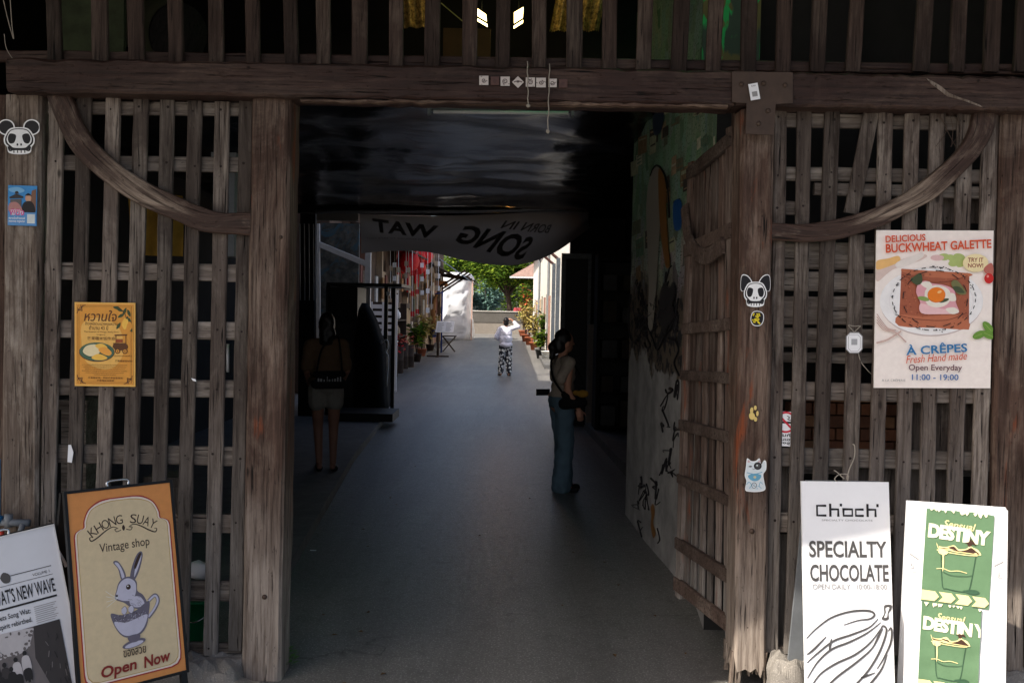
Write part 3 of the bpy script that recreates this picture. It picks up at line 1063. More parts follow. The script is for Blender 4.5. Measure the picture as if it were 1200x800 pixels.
a.text("Bangkok's artist spirit rebirthed.", 45, 91, 70, 7, INK, 0, .01)
for i in range(9):
    a.line([(84, 79 + i * 2.1), (108 - (i % 3) * 2, 79 + i * 2.1)], .7, INKL, 1)
P1, P2, P3, P4 = ink('photo_dark', 52, 48, 48), ink('photo_mid', 100, 94, 94), ink('photo_light', 176, 172, 174), ink('photo_black', 30, 28, 28)
a.rect(12, 98, 108, 172, P2)
a.poly([(12, 98), (12, 172), (34, 172), (40, 140), (38, 98)], P1)
a.poly([(80, 98), (76, 130), (90, 172), (108, 172), (108, 98)], P1)
a.blob([(38, 98), (44, 116), (56, 122), (70, 118), (78, 104), (76, 99)], P3)
for i in range(40):
    x, y = random.uniform(38, 78), random.uniform(98, 124)
    a.disc(x, y, random.uniform(1, 2.4), random.uniform(.8, 2), P3 if i % 2 else P2, 0, 8)
for i in range(24):
    x, y = random.choice((random.uniform(13, 36), random.uniform(82, 107))), random.uniform(100, 168)
    a.line([(x, y), (x + random.uniform(-3, 3), y + random.uniform(3, 9))], random.uniform(.4, 1.2), P2 if i % 2 else P4, 1)
for x, y, c, h in ((44, 128, P1, 36), (56, 126, P3, 38), (66, 122, P3, 40), (50, 134, P4, 34), (38, 136, P4, 32)):
    a.disc(x, y, 2.2, 2.6, P4, 0, 12)
    a.blob([(x - 3.5, y + 4), (x + 3.5, y + 4), (x + 4.2, y + h * .45), (x - 4.2, y + h * .45)], c, 4)
    a.blob([(x - 3.8, y + h * .42), (x + 3.8, y + h * .42), (x + 3.4, y + h * .72), (x - 3.4, y + h * .72)], P4, 3)
    for d in (-2, 2):
        a.line([(x + d, y + h * .7), (x + d, y + h)], 1.4, P2, 1)
a.rect(12, 176, 26, 179, INK)
for i in range(3):
    a.line([(28, 176 + i * 2), (82, 176 + i * 2)], .6, INKL, 1)
a.text('Artisan Roasters Through Space', 46, 185, 66, 6, INK, 0, .01)
for i in range(10):
    a.line([(84, 177 + i * 2), (108, 177 + i * 2)], .7, INKL, 1)
a.rect(12, 190, 44, 197, INKL)
a.rect(50, 189, 80, 198, P1)
a.build('printed_face', t)

# ---- chocolate sign
CW, CH = .41, 1.06
up = Vector((0, math.sin(.147), math.cos(.147)))
bp = Vector((1.5311, -.4207, .1494)) - up * (CH - .9067)
M = sign_matrix(bp.x, bp.y, bp.z, .0789, -.147, .0067)
t = thing('standing_sign', 'tall narrow white board lettered SPECIALTY CHOCOLATE with a line drawn cocoa pod', 'sign', M=M)
b = MB()
b.box((-CW / 2, 0, 0), (CW / 2, .012, CH))
b.build('front_board', WHITE, t)
b = MB()
R = Matrix.Translation((0, .02, CH)) @ Matrix.Rotation(.30, 4, 'X')
b.box((-CW / 2 + .03, 0, -CH), (CW / 2 - .03, .012, 0), M=R)
b.build('back_board', GREYM, t)
b = MB()
for pts in ([(-.03, .012, CH - .005), (-.05, -.003, CH + .012), (-.02, .012, CH + .032), (.02, .014, CH + .03), (.015, .01, CH + .002)],
            [(.012, .012, CH + .01), (.03, .016, CH + .06), (.055, .02, CH + .11), (.06, .024, CH + .16), (.052, .026, CH + .17)],
            [(0, .01, CH + .012), (-.03, .012, CH + .04), (-.045, .014, CH + .05)]):
    b.tube(smooth_pts(pts, 5), .0028, 6)
b.build('tie_string', ROPE, t, True, local=True)
a = Art(CW, CH, 100, 280 * .975)
# blocky shop name
def bar(pts):
    a.line(pts, 2.6, INK, 1)
X = 17
bar([(27.5, 28), (17, 28), (17, 39.2), (27.5, 39.2)])
bar([(32, 25.5), (32, 40.4)])
bar([(32, 32), (41, 32), (41, 40.4)])
bar([(44.2, 25.5), (44.2, 28.5)])
a.line([(47, 31.8), (57, 31.8), (57, 39.2), (47, 39.2), (47, 30.6)], 2.6, INK, 1)
bar([(70, 32), (61, 32), (61, 39.2), (70, 39.2)])
bar([(74.5, 25.5), (74.5, 40.4)])
bar([(74.5, 32), (83.5, 32), (83.5, 40.4)])
bar([(86, 25.5), (86, 29)])
a.text('SPECIALTY CHOCOLATE', 51, 44.5, 58, 2.0, INKL, 0, 0, 0)
a.text('SPECIALTY', 51, 77.5, 88, 19, INKG, 0, .022)
a.text('CHOCOLATE', 52, 104.5, 89, 19.5, INKG, 0, .022)
a.text('OPEN DAILY . 10:00-18:00', 52, 120, 84, 6, INKL, 0, .006)
W = 2.5
a.blob([(90, 142), (94, 140), (99, 141), (98, 146), (95, 150), (95, 156), (91, 158), (87, 156), (90, 150)], INKG)
a.blob([(92, 144), (96, 143.5), (94, 149), (93, 154), (90, 154.5), (92, 149)], WHITE)
for pts in ([(2, 178), (12, 168), (30, 155), (52, 148), (72, 147), (79, 151), (74, 156), (60, 158), (44, 163)],
            [(2, 196), (10, 190), (24, 176)],
            [(2, 205), (12, 196), (32, 181), (52, 174), (72, 166), (83, 156)],
            [(30, 178), (27, 192)], [(2, 222), (14, 204), (30, 190), (50, 182), (70, 172), (86, 160)],
            [(3, 236), (16, 218), (34, 206), (56, 196), (74, 182), (87, 165)],
            [(4, 246), (18, 236), (36, 220), (58, 204), (76, 188), (88, 167)],
            [(6, 254), (30, 246), (52, 232), (70, 214), (84, 192), (92, 170), (88, 164), (84, 172), (76, 188)],
            [(94, 170), (97, 166), (98, 172), (96, 184), (88, 200), (80, 212)], [(92, 196), (84, 214), (66, 234), (46, 248)],
            [(78, 216), (62, 222), (70, 218)], [(4, 264), (34, 258), (56, 246)]):
    a.line(pts, W, INKG, 6, taper=True)
a.build('printed_face', t)

# ---- destiny sign
DW, DH = .40, .985
Rm = Matrix.Rotation(-.30, 3, 'Z') @ Matrix.Rotation(-.106, 3, 'X') @ Matrix.Rotation(-.0024, 3, 'Y')
bp = Vector((1.927, -.55, .194)) - Rm @ Vector((0, 0, DH - .788))
M = sign_matrix(bp.x, bp.y, bp.z, -.30, -.106, -.0024)
t = aframe('sandwich_board', 'white sandwich board pasted with two green cocktail posters, one above the other', M, DW, DH, WHITE, None, 0.0, th=.02, spread=.27, handle=False, back=WHITE)
a = Art(DW, DH, 110, 265 * .99)
for sgn, x in ((-1, 9), (1, 101)):
    a.line([(x - 5, 61 + (-sgn) * -3), (x + 5, 61 + (-sgn) * 3)], 1.6, INKL, 1)
a.text('5', 7, 72, 5, 6, INKL)
a.text('E', 103, 74, 5, 6, INKL)
a.line([(3, 78), (12, 79)], .6, INKL, 1)
a.line([(98, 81), (107, 81)], .6, INKL, 1)
a.build('printed_face', t)
GR_, YL_, DKG, BRN, CRM = ink('poster_green', 92, 122, 90), ink('poster_yellow', 236, 220, 158), ink('poster_dark_green', 54, 84, 62), ink('poster_brown', 66, 44, 34), ink('poster_cream', 248, 240, 206)
for (lab, x0, y0, w_, h_, rot, clip) in (('upper of two green cocktail posters on the white sandwich board, edges curling', 17, 5, 74, 107, .035, 0),
                                         ('lower of two green cocktail posters, narrower and rippled, cut off at its side', 15, 112, 65, 100, .025, 1)):
    pw, ph = w_ / 110 * DW, h_ / (265 * .99) * DH
    cx = (x0 + w_ / 2) / 110 * DW - DW / 2
    cz = DH * (1 - (y0 + h_) / (265 * .99))
    Mp = M @ Matrix.Translation((cx, -.004, cz)) @ Matrix.Rotation(rot * 1.2, 4, 'Y')
    p = thing('green_poster', lab, 'poster', M=Mp, group='green cocktail posters on one board')
    def bend(x, z, pw=pw, ph=ph, clip=clip):
        k = .004 + .005 * clip
        return -k * (noise.noise(Vector((x * 14, 3 + clip * 7, z * 16))) + 1) * .5 - .012 * max(0, abs(x) / (pw / 2) - .82) * clip
    b = MB()
    nx, nz = 16, 22
    vs = []
    for j in range(nz + 1):
        for i in range(nx + 1):
            x, z = -pw / 2 + pw * i / nx, ph * j / nz
            if j == nz:
                z += random.gauss(0, .0018)
            if j == 0:
                z += random.gauss(0, .002)
            vs.append((x, bend(x, z), z))
    b.add(vs, [(j * (nx + 1) + i, j * (nx + 1) + i + 1, (j + 1) * (nx + 1) + i + 1, (j + 1) * (nx + 1) + i) for j in range(nz) for i in range(nx)])
    b.build('sheet', GR_, p, True)
    a = Art(pw, ph, 80, 115, .0035)
    a.text('Sensual', 40, 17, 38, 9, YL_, .03, .012, .25)
    if clip:
        a.text('DESTIN', 36, 28, 66, 18, CRM, .03, .055, 0, 0, False, .92)
        a.poly([(71, 20), (76, 20.3), (79.5, 27), (79.5, 37), (77, 37), (77, 30)], CRM)
    else:
        a.text('DESTINY', 40, 28, 73, 18, CRM, .03, .055, 0, 0, False, .92)
    # reclining figure in a glass
    a.blob([(14, 41), (17, 45), (26, 45), (35, 42), (41, 46), (50, 44), (53, 40), (57, 42), (63, 44), (67, 50), (60, 50), (48, 50), (36, 50), (28, 49), (18, 49), (15, 45)], YL_, 4)
    a.blob([(16, 43.5), (18, 46), (26, 46.3), (34.5, 43.3), (41, 48), (50, 45.5), (55, 42.5), (61, 46), (65, 49.5), (52, 49), (38, 49), (30, 47.6), (18, 48)], BRN, 4)
    a.disc(53, 38.5, 2.6, 3, BRN)
    a.blob([(47, 37.5), (52, 35.6), (53, 32), (57, 34.5), (61, 39.5), (56, 38)], BRN, 3)
    a.line([(15, 50), (30, 51.5), (50, 52), (63, 51)], 1.2, YL_)
    a.line([(20, 52), (24, 92), (30, 96), (50, 97), (56, 92), (61, 52)], .9, DKG)
    a.line([(24, 76), (34, 79), (50, 78), (58, 76)], .7, DKG)
    a.blob([(17, 49), (28, 50), (27, 54), (24, 56), (24.5, 66), (23.5, 76), (22.5, 66), (22, 56), (18, 54)], YL_, 4)
    a.line([(16, 73), (24, 72), (32, 74), (42, 72.5), (52, 74)], .9, YL_)
    a.blob([(48, 96), (62, 93), (68, 96), (60, 99)], DKG, 4)
    for i in range(4):
        x = 1 + i * 19.5
        if x + 16 < 80:
            a.poly([(x, 101), (x + 15, 101), (x + 20, 107), (x + 15, 113), (x, 113), (x + 5, 107)] if i else [(x - 1, 101), (x + 15, 101), (x + 20, 107), (x + 15, 113), (x - 1, 113)], YL_)
    a.poly([(59.5, 101), (74, 101), (79, 107), (74, 113), (59.5, 113), (64.5, 107)], YL_)
    for k_ in range(14):
        x = random.uniform(2, 78)
        a.blob([(x - 2, .1), (x + 2, .1), (x + 1, random.uniform(1, 4)), (x - .6, random.uniform(1, 6))], CRM, 2)
    a.build('printed_face', p, lambda x, z, b=bend: b(x, z))

# ---- posters on the lattice
def flatboard(name, label, cat, tl, tr, br, bl, Y, mat, th=.006, group=None):
    A, B, C, D = [at(u, v, Y) for u, v in (tl, tr, br, bl)]
    wv = ((B - A) + (C - D)) / 2
    hv = ((A - D) + (B - C)) / 2
    w_, h_ = wv.length, hv.length
    ang = math.atan2(wv.z, wv.x)
    base = (D + C) / 2
    M = Matrix.Translation(base) @ Matrix.Rotation(-ang, 4, 'Y')
    t = thing(name, label, cat, M=M, group=group)
    if mat:
        b = MB()
        b.box((-w_ / 2, 0, 0), (w_ / 2, th, h_))
        b.build('board', mat, t)
    return t, w_, h_


MAN, MANL, MANB, MANG, MANY = ink('mango_orange', 226, 156, 62), ink('mango_light', 240, 186, 96), ink('mango_brown', 96, 56, 24), ink('leaf_green', 62, 78, 44), ink('mango_yellow', 248, 196, 84)
t, w_, h_ = flatboard('mango_poster', 'orange poster with a green plate of sliced mango hung on the grey lattice', 'poster', (91, 354), (161, 355), (159, 453), (87, 452), -.056, MANL)
a = Art(w_, h_, 70, 98)
a.rect(2, 2, 68, 96, MAN)
a.line([(4, 4), (66, 4), (66, 94), (4, 94)], .5, MANB, 1, True)
a.line([(5.5, 5.5), (64.5, 5.5), (64.5, 92.5), (5.5, 92.5)], .3, MANB, 1, True)
a.blob([(10, 24), (30, 18), (52, 30), (56, 60), (40, 78), (14, 70), (8, 44)], MANL)
for cx, cy, sx, sy in ((3, 3, 1, 1), (3, 95, 1, -1), (67, 95, -1, -1)):
    for k_ in range(4):
        a.line([(cx, cy + sy * (10 - 2 * k_)), (cx + sx * (3 + k_), cy + sy * (4 + k_)), (cx + sx * (10 - 2 * k_), cy)], .7, MANB)
a.text('หวานใจ', 30, 15.5, 38, 13, MANB, 0, .014, .2)
a.text('ข้าวเหนียวมะม่วงหอมหวาน', 31, 24.5, 37, 4, MANB, 0, .01)
a.text('ตำนาน 43 ปี', 28, 29.5, 22, 5, MANB, 0, .01)
a.text('The Essence of Mango Sticky Rice', 31, 34.5, 40, 2.2, MANB)
a.text('Legacy', 31, 37.5, 10, 2.2, MANB)
a.text('芒果糯米饭传奇', 31, 42, 32, 4, MANB, 0, .005)
for (x, y, r) in ((52, 8, .5), (58, 10, 2.0), (63, 12, 1.2), (61, 20, 1.7), (54, 15, 2.6), (64, 22, 1.4), (51, 27, 2.1), (65, 30, 1.2), (49, 6, .2)):
    a.blob([(x - 4.5 * math.cos(r), y - 4.5 * math.sin(r)), (x + 1.8 * math.sin(r), y - 1.8 * math.cos(r)), (x + 4.5 * math.cos(r), y + 4.5 * math.sin(r)), (x - 1.8 * math.sin(r), y + 1.8 * math.cos(r))], MANG)
a.blob([(58, 18), (55, 25), (58, 31), (62, 27), (62, 20)], MANY)
a.blob([(63, 22), (60, 29), (62, 34), (66, 30), (66, 24)], MAN)
a.line([(50, 4), (58, 12), (60, 19)], .7, MANB)
a.disc(26, 58, 20.5, 11.3, MANB)
a.disc(26, 57.5, 20, 10.8, ink('plate_green', 74, 106, 84))
a.disc(26, 57, 16.5, 8.2, ink('plate_deep', 52, 82, 64))
a.blob([(10, 58), (14, 51), (24, 49), (30, 52), (28, 60), (18, 63)], ink('rice', 240, 222, 176))
a.blob([(24, 50), (32, 48), (38, 52), (36, 55), (28, 54)], MANY)
a.blob([(28, 54), (36, 52), (43, 58), (40, 62), (31, 59)], ink('mango_slice', 242, 168, 70))
a.blob([(20, 64), (28, 60), (38, 64), (34, 67), (24, 67)], MANY)
a.rect(45, 47, 60, 49, MANB)
a.line([(46.5, 38), (61, 37.5)], 1.6, MANB, 1)
for x in (48, 59.5):
    a.line([(x, 38), (x, 49)], .8, MANB, 1)
a.blob([(45, 48.5), (61, 48.5), (60, 55), (47, 55)], MANB, 2)
a.rect(48, 42.5, 56, 46.5, ink('cart_red', 160, 80, 40))
for x in (50, 58.5):
    a.disc(x, 56.5, 3.1, 3.1, MANB)
    a.disc(x, 56.5, 2.0, 2.0, MAN)
    a.disc(x, 56.5, .8, .8, MANB)
a.text('นุ่มหอมละมุนลิ้น', 56, 62, 20, 2.4, MANB)
a.text('芒果糯米饭好吃', 57, 68, 20, 2.4, MANB)
for i in range(6):
    y = 73 + i * 2.3
    xx = [9, 10, 12, 9, 13, 22][i]
    a.text(('ความอร่อยต้นตำรับจากรุ่นสู่รุ่นข้าวเหนียวมูนนุ่มหอม' * 2)[i * 3:i * 3 + 50], 35, y, 70 - 2 * xx, 1.7, MANB)
a.text('芒果糯米饭。新鲜芒果甜蜜美味', 36, 88, 40, 2.4, MANB)
a.text('芒果糯米饭甜蜜', 36, 91.2, 20, 2.2, MANB)
a.build('printed_face', t)

# galette poster
PK, PKD, PW, ORG, BLU = ink('pinkish_cream', 252, 240, 232), ink('soft_shadow_pink', 224, 200, 190), ink('plate_white', 246, 243, 242), ink('title_orange', 216, 84, 44), ink('title_blue', 44, 120, 176)
t, w_, h_ = flatboard('galette_poster', 'large cream poster of a buckwheat galette on a white plate nailed to the lattice', 'poster', (1028.5, 270), (1166, 270), (1160.5, 455), (1024, 454), -.056, PK)
a = Art(w_, h_, 138, 185)
a.blob([(2, 60), (20, 46), (50, 36), (60, 30), (52, 28), (30, 34), (2, 44)], PKD)
a.blob([(1, 36), (14, 33), (26, 30), (28, 36), (16, 42), (1, 46)], ink('cheese_yellow', 240, 190, 120))
a.blob([(24, 38), (42, 30), (54, 26), (55, 31), (40, 40), (26, 44)], ink('napkin', 236, 226, 218))
for (x, y) in ((80, 31), (90, 33), (98, 31), (92, 38), (101, 38)):
    a.disc(x, y, 7, 4, ink('pale_basil', 178, 194, 118), random.uniform(-.6, .6))
a.disc(72, 32, 8, 3.4, ink('radish', 228, 190, 188))
a.disc(66, 84.5, 60.5, 39.5, ink('plate_rim_shadow', 206, 188, 184))
a.disc(66, 83, 61, 39.5, PW)
a.disc(66, 83, 50, 31, ink('plate_well', 236, 232, 232))
a.disc(66, 83, 49, 30, PW)
BR1, BR2, BR3 = ink('galette_brown', 166, 92, 66), ink('galette_dark', 120, 62, 44), ink('galette_light', 190, 112, 80)
a.poly([(30, 45), (28, 112), (111, 116), (110, 50), (60, 47)], BR1)
a.blob([(30, 45.5), (60, 47), (110, 50), (109, 54), (88, 56), (58, 54), (38, 51)], BR3, 3)
a.blob([(28, 99), (60, 101), (100, 98), (111, 115), (70, 114), (28, 112)], BR3, 3)
a.line([(29, 100), (50, 104), (84, 105), (108, 96)], .9, BR2)
a.line([(31, 52), (52, 60), (84, 60), (108, 53)], .9, BR2)
for i in range(170):
    x, y = random.uniform(31, 108), random.uniform(50, 112)
    a.disc(x, y, random.uniform(.4, 1.2), random.uniform(.3, .8), random.choice((BR2, BR3, BR3)), 0, 7)
HAM, HAM2, EGGW = ink('ham_pink', 226, 164, 172), ink('ham_light', 240, 196, 198), ink('cheese_white', 238, 230, 216)
a.blob([(50, 62), (58, 59), (66, 62), (80, 64), (92, 70), (94, 84), (98, 96), (86, 97), (70, 96), (54, 97), (52, 84), (47, 72)], HAM, 4)
a.blob([(52, 86), (64, 88), (80, 92), (94, 92), (96, 97), (76, 98), (54, 97)], HAM2, 4)
a.blob([(52, 62), (62, 60), (66, 66), (60, 68)], EGGW)
a.blob([(82, 92), (92, 90), (98, 95), (90, 98)], EGGW)
a.blob([(84, 74), (92, 74), (94, 82), (86, 82)], EGGW)
a.blob([(58, 70), (72, 64), (86, 70), (86, 84), (74, 90), (60, 86)], EGGW)
SPI = ink('spinach', 74, 84, 56)
a.blob([(44, 54), (52, 50), (54, 60), (48, 64), (40, 58)], SPI)
a.blob([(88, 62), (94, 58), (102, 66), (106, 74), (96, 74)], ink('artichoke', 118, 116, 74))
a.blob([(90, 66), (98, 66), (104, 73), (94, 72)], SPI)
a.disc(56, 80, 7, 2.6, ink('green_herb', 138, 164, 88), .2)
a.disc(80, 82, 6, 2, SPI, -.3)
a.disc(71, 75.5, 10.6, 9, ink('yolk_edge', 222, 110, 30))
a.disc(71, 75, 10, 8.4, ink('yolk', 238, 130, 36))
a.disc(74.5, 72, 2.6, 1.6, ink('yolk_glint', 250, 196, 130), -.4)
for rx, ry, ph in ((49, 37, 0), (38, 33, .2)):
    a.line([(68 + rx * math.cos(q) + ph * 8, 80 + ry * math.sin(q)) for q in [2 * PI * i / 60 for i in range(60)]], 1.0, P_BLACK, 2, True, False, 2 if rx > 40 else 5)
for i in range(60):
    q = random.uniform(0, 2 * PI)
    a.disc(68 + 49 * math.cos(q) + random.gauss(0, 1), 80 + 37 * math.sin(q) + random.gauss(0, 1), .8, .6, P_BLACK, 0, 8)
a.disc(116, 38, 15, 10.5, ink('badge_yellow', 244, 226, 176))
a.text('TRY IT', 116, 34.5, 18, 5, P_DRED, 0, .02)
a.text('NOW!', 116, 41, 18, 5, P_DRED, 0, .02)
a.blob([(126, 44), (134, 38), (137, 44), (136, 52), (128, 50)], ink('dried_tomato', 190, 110, 96))
a.disc(132, 56, 5.4, 6, ink('tomato', 204, 40, 36))
a.disc(130.6, 53.5, 1.4, 1.6, ink('tomato_glint', 236, 150, 140))
for x, y, r in ((122, 122, -.4), (132, 113, .8), (133, 122, .4)):
    a.disc(x, y, 8.2, 4.4, ink('basil', 106, 148, 58), r)
    a.line([(x - 6 * math.cos(r), y - 6 * math.sin(r)), (x + 6 * math.cos(r), y + 6 * math.sin(r))], .5, ink('basil_vein', 160, 188, 100), 1)
FK = ink('fork', 206, 176, 166)
for k_ in range(4):
    a.line([(1, 98 + k_ * 3.2), (8, 108 + k_ * 2.6), (15, 115 + k_), (24, 117)], 1, FK)
a.line([(1, 132), (14, 128), (30, 118)], 2, FK)
a.line([(15, 117), (24, 120), (36, 131)], 1.6, FK)
a.text('DELICIOUS', 33, 9.5, 47, 8, ORG, -.05, .025)
a.text('BUCKWHEAT GALETTE', 72, 18.5, 124, 10.5, ORG, -.05, .025)
a.text('À CRÊPES', 72, 138, 72, 12.5, BLU, -.06, .02)
a.text('Fresh Hand made', 72, 149, 72, 9, ORG, -.07, 0, .3)
a.text('Open Everyday', 71, 161.5, 63, 9, ink('plum', 108, 70, 80), 0, .012)
a.text('11:00 - 19:00', 71, 172, 55, 7, ink('soft_blue', 70, 112, 170), 0, .015)
a.text('À LA CRÊPERIE', 22, 175.5, 28, 3.4, INKL)
a.build('printed_face', t)

# ---- flyer, stickers, tags
t, w_, h_ = flatboard('blue_flyer', 'small blue flyer with pink Thai lettering pasted on the pale post', 'flyer', (9, 217), (43, 218), (43, 265), (9, 264), -.075, ink('sky_blue', 60, 142, 206), .002)
a = Art(w_, h_, 34, 48)
a.blob([(1, 4), (12, 2), (20, 6), (14, 9), (4, 8)], ink('cloud_blue', 120, 180, 222), 3)
a.poly([(3, 17), (16, 16), (16, 26), (3, 26)], P2)
a.poly([(2, 14), (10, 10), (18, 13), (18, 15), (2, 16)], P1)
a.poly([(8, 10), (13, 10), (12, 7), (9, 7)], P1)
a.poly([(28, 6), (33, 4), (33, 30), (26, 28)], ink('wall_brown', 128, 92, 74))
a.disc(24, 15, 3.6, 4.4, ink('face', 206, 160, 134))
a.blob([(20, 12), (24, 9), (28, 12), (26, 12), (22, 12)], P_BLACK, 3)
a.blob([(17, 24), (21, 19), (28, 19), (32, 26), (31, 33), (18, 33)], P_BLACK, 3)
a.blob([(2, 22), (10, 20), (16, 26), (16, 32), (2, 32)], ink('dusty_pink', 184, 130, 126), 3)
a.poly([(0.5, 32), (0.5, 47.5), (33.5, 47.5), (33.5, 32)], ink('flyer_blue', 92, 150, 206))
a.text('พินิจ', 11, 32, 17, 7.5, ink('halo_white', 240, 232, 240), 0, .06)
a.text('พินิจ', 11, 32, 17, 7.5, ink('hot_pink', 206, 60, 140), 0, .02)
a.text('ตลาดนัดสร้างสรรค์', 11, 39, 19, 3, P_WHITE, 0, .02)
a.text('ทรงวาด กรุงเทพ', 11, 43.5, 19, 3, P_WHITE, 0, .02)
a.rect(23, 34, 32, 45, ink('pale_square', 214, 222, 222))
a.build('printed_face', t)


def sticker(name, label, u, v, pxw, pxh, pw, ph, fn, group=None, Y=YF - .011):
    hw, hh = pxw / 2, pxh / 2
    t, w_, h_ = flatboard(name, label, 'sticker', (u - hw, v - hh), (u + hw, v - hh), (u + hw, v + hh), (u - hw, v + hh), Y, None, group=group)
    a = Art(w_, h_, pw, ph, .001)
    fn(a)
    o = a.build('printed_face', t)
    return t


def skull(ears):
    def fn(a):
        if ears == 'round':
            for cx in (17, 73):
                a.disc(cx, 22, 19, 20, P_WHITE)
                a.disc(cx, 22, 16, 17, P_BLACK)
        else:
            for s_ in (-1, 1):
                X = lambda x: 45 + s_ * x
                q = [(X(8), 26), (X(22), 6), (X(40), 4), (X(44), 30), (X(40), 48), (X(20), 40)]
                a.blob(q, P_WHITE, 3)
                a.blob([(X(11), 27), (X(22), 9), (X(39), 6), (X(43), 30), (X(39), 47), (X(20), 40)], P_BLACK, 3)
        a.blob([(45, 22), (66, 26), (78, 46), (78, 62), (72, 72), (68, 86), (45, 90), (22, 86), (18, 72), (12, 62), (12, 46), (24, 26)], P_WHITE, 5)
        a.blob([(45, 25), (64, 29), (75, 47), (75, 61), (68, 70), (64, 78), (45, 80), (26, 78), (22, 70), (15, 61), (15, 47), (26, 29)], P_BLACK, 5)
        a.blob([(45, 27), (63, 31), (72, 48), (71, 60), (64, 68), (58, 73), (45, 74), (32, 73), (26, 68), (19, 60), (18, 48), (27, 31)], P_WHITE, 5)
        for s_ in (-1, 1):
            X = lambda x: 45 + s_ * x
            a.blob([(X(7), 42), (X(20), 38), (X(25), 50), (X(21), 62), (X(11), 60)], P_BLACK, 5)
            a.blob([(X(2), 64), (X(5), 62), (X(6), 67), (X(3), 68)], P_BLACK, 3)
            a.line([(X(24), 70), (X(21), 80), (X(12), 78), (X(9), 84), (X(2), 80)], 4, P_BLACK)
        a.rect(30, 80, 60, 87, P_WHITE)
        for x in (33, 41, 49, 57):
            a.line([(x, 78), (x, 86)], 2.2, P_BLACK, 1)
    return fn


sticker('skull_sticker', 'white cartoon skull sticker with two round black ears on the pale post', 23, 161, 48, 44, 90, 94, skull('round'), 'cartoon skull stickers', Y=-.078)
sticker('skull_sticker', 'white cartoon skull sticker with pointed black cat ears on the reddish post', 885, 341, 36, 41, 90, 94, skull('cat'), 'cartoon skull stickers', Y=YF - .008)
YS, YS2 = ink('sticker_yellow', 226, 206, 40), ink('faded_yellow', 218, 192, 116)
def fruit(a):
    q = [(5, 30), (14, 8), (36, 4), (56, 14), (58, 40), (46, 60), (22, 62), (8, 50)]
    a.blob(q, P_WHITE)
    a.blob([(31 + (x - 31) * .9, 33 + (y - 33) * .9) for x, y in q], P_BLACK)
    for i in range(34):
        x, y = random.gauss(31, 11), random.gauss(33, 12)
        if (x - 31) ** 2 + (y - 33) ** 2 < 500:
            a.blob([(x - 4, y), (x, y - 3), (x + 4, y + 1), (x, y + 3)], YS, 3)
sticker('yellow_sticker', 'little yellow and black speckled sticker just under the cat eared skull', 887, 373, 18, 20, 62, 66, fruit, Y=YF - .008)
def paw(a):
    for x, y, rx, ry in ((22, 44, 17, 14), (20, 22, 9, 12), (40, 12, 8, 9), (52, 34, 7, 10), (42, 56, 9, 9)):
        a.disc(x, y, rx, ry, YS2, random.uniform(-.4, .4))
sticker('worn_sticker', 'worn yellow paw shaped sticker halfway down the reddish post', 883, 484, 13, 20, 62, 66, paw, Y=YF - .008)
CATW, CATB = ink('cat_white', 214, 222, 226), ink('cat_blue', 104, 164, 192)
def luckycat(a):
    q = [(8, 130), (12, 96), (6, 74), (10, 40), (14, 6), (28, 16), (44, 16), (58, 6), (64, 30), (74, 14), (82, 20), (82, 50), (72, 70), (76, 100), (80, 128), (60, 138), (24, 138)]
    a.blob(q, P_WHITE, 4)
    a.blob([(44 + (x - 44) * .94, 74 + (y - 74) * .95) for x, y in q], CATW, 4)
    for s_ in (22, 56):
        a.blob([(s_ - 6, 22), (s_ + (-4 if s_ < 40 else 4), 12), (s_ + 5, 20)], ink('cat_pink', 206, 176, 180), 2)
    a.disc(52, 36, 14, 15, P_BLACK)
    a.disc(52, 36, 9, 10, INKG)
    a.disc(50, 34, 3, 3, CATW)
    a.disc(26, 38, 6, 3, INKG)
    a.line([(34, 46), (38, 50), (42, 46)], 1.6, INKG)
    a.blob([(18, 74), (40, 66), (64, 72), (58, 90), (40, 96), (24, 88)], CATB)
    a.disc(42, 80, 5, 5, ink('bell', 200, 190, 150))
    a.line([(14, 62), (40, 68), (68, 60)], 3, CATB)
    for q in ([(12, 110), (22, 100), (30, 112), (22, 124)], [(70, 108), (62, 100), (58, 116), (66, 124)]):
        a.line(q, 2.2, CATB)
    a.line([(32, 108), (40, 102), (48, 110), (44, 122), (34, 122)], 2, INKG, closed=True)
    a.line([(36, 112), (44, 116)], 2, INKG, 1)
    for i in range(14):
        x, y = random.uniform(14, 70), random.uniform(96, 132)
        a.line([(x, y), (x + random.uniform(-6, 6), y + random.uniform(-4, 4))], 1.4, CATB, 1)
sticker('cat_sticker', 'pale blue waving lucky cat sticker low on the reddish post', 885, 556, 29, 42, 88, 142, luckycat, Y=YF - .008)

t, w_, h_ = flatboard('code_tag', 'small tilted white paper tag stuck on the rusty steel plate', 'tag', (877, 99), (888, 97), (891, 116), (880, 118), YB - .024, WHITE, .001)
a = Art(w_, h_, 11, 20)
a.text('SCAN', 5.5, 3, 5, 1.6, INKG)
a.rect(2.5, 10, 8.5, 16, INKL)
a.build('printed_face', t)
t, w_, h_ = flatboard('hanging_tag', 'octagonal white tag hanging on string from a lattice slat', 'tag', (991, 389), (1011, 389), (1011, 414), (991, 414), -.062, None)
a = Art(w_, h_, 20, 25, 0)
for k_, m in ((0, INKL), (1.3, WHITE)):
    a.poly([(5, k_), (k_, 5), (k_, 20), (5, 25 - k_), (15, 25 - k_), (20 - k_, 20), (20 - k_, 5), (15, k_)], m)
a.line([(4, 3), (3, 6), (3, 19), (6, 22.5), (14, 22.5), (17, 19), (17, 6), (14, 3)], .5, INKL, 1, True)
a.rect(6.5, 8, 13.5, 15, ink('tag_grey', 168, 168, 172))
a.build('printed_face', t)
b = MB()
A = at(1001, 389, -.063)
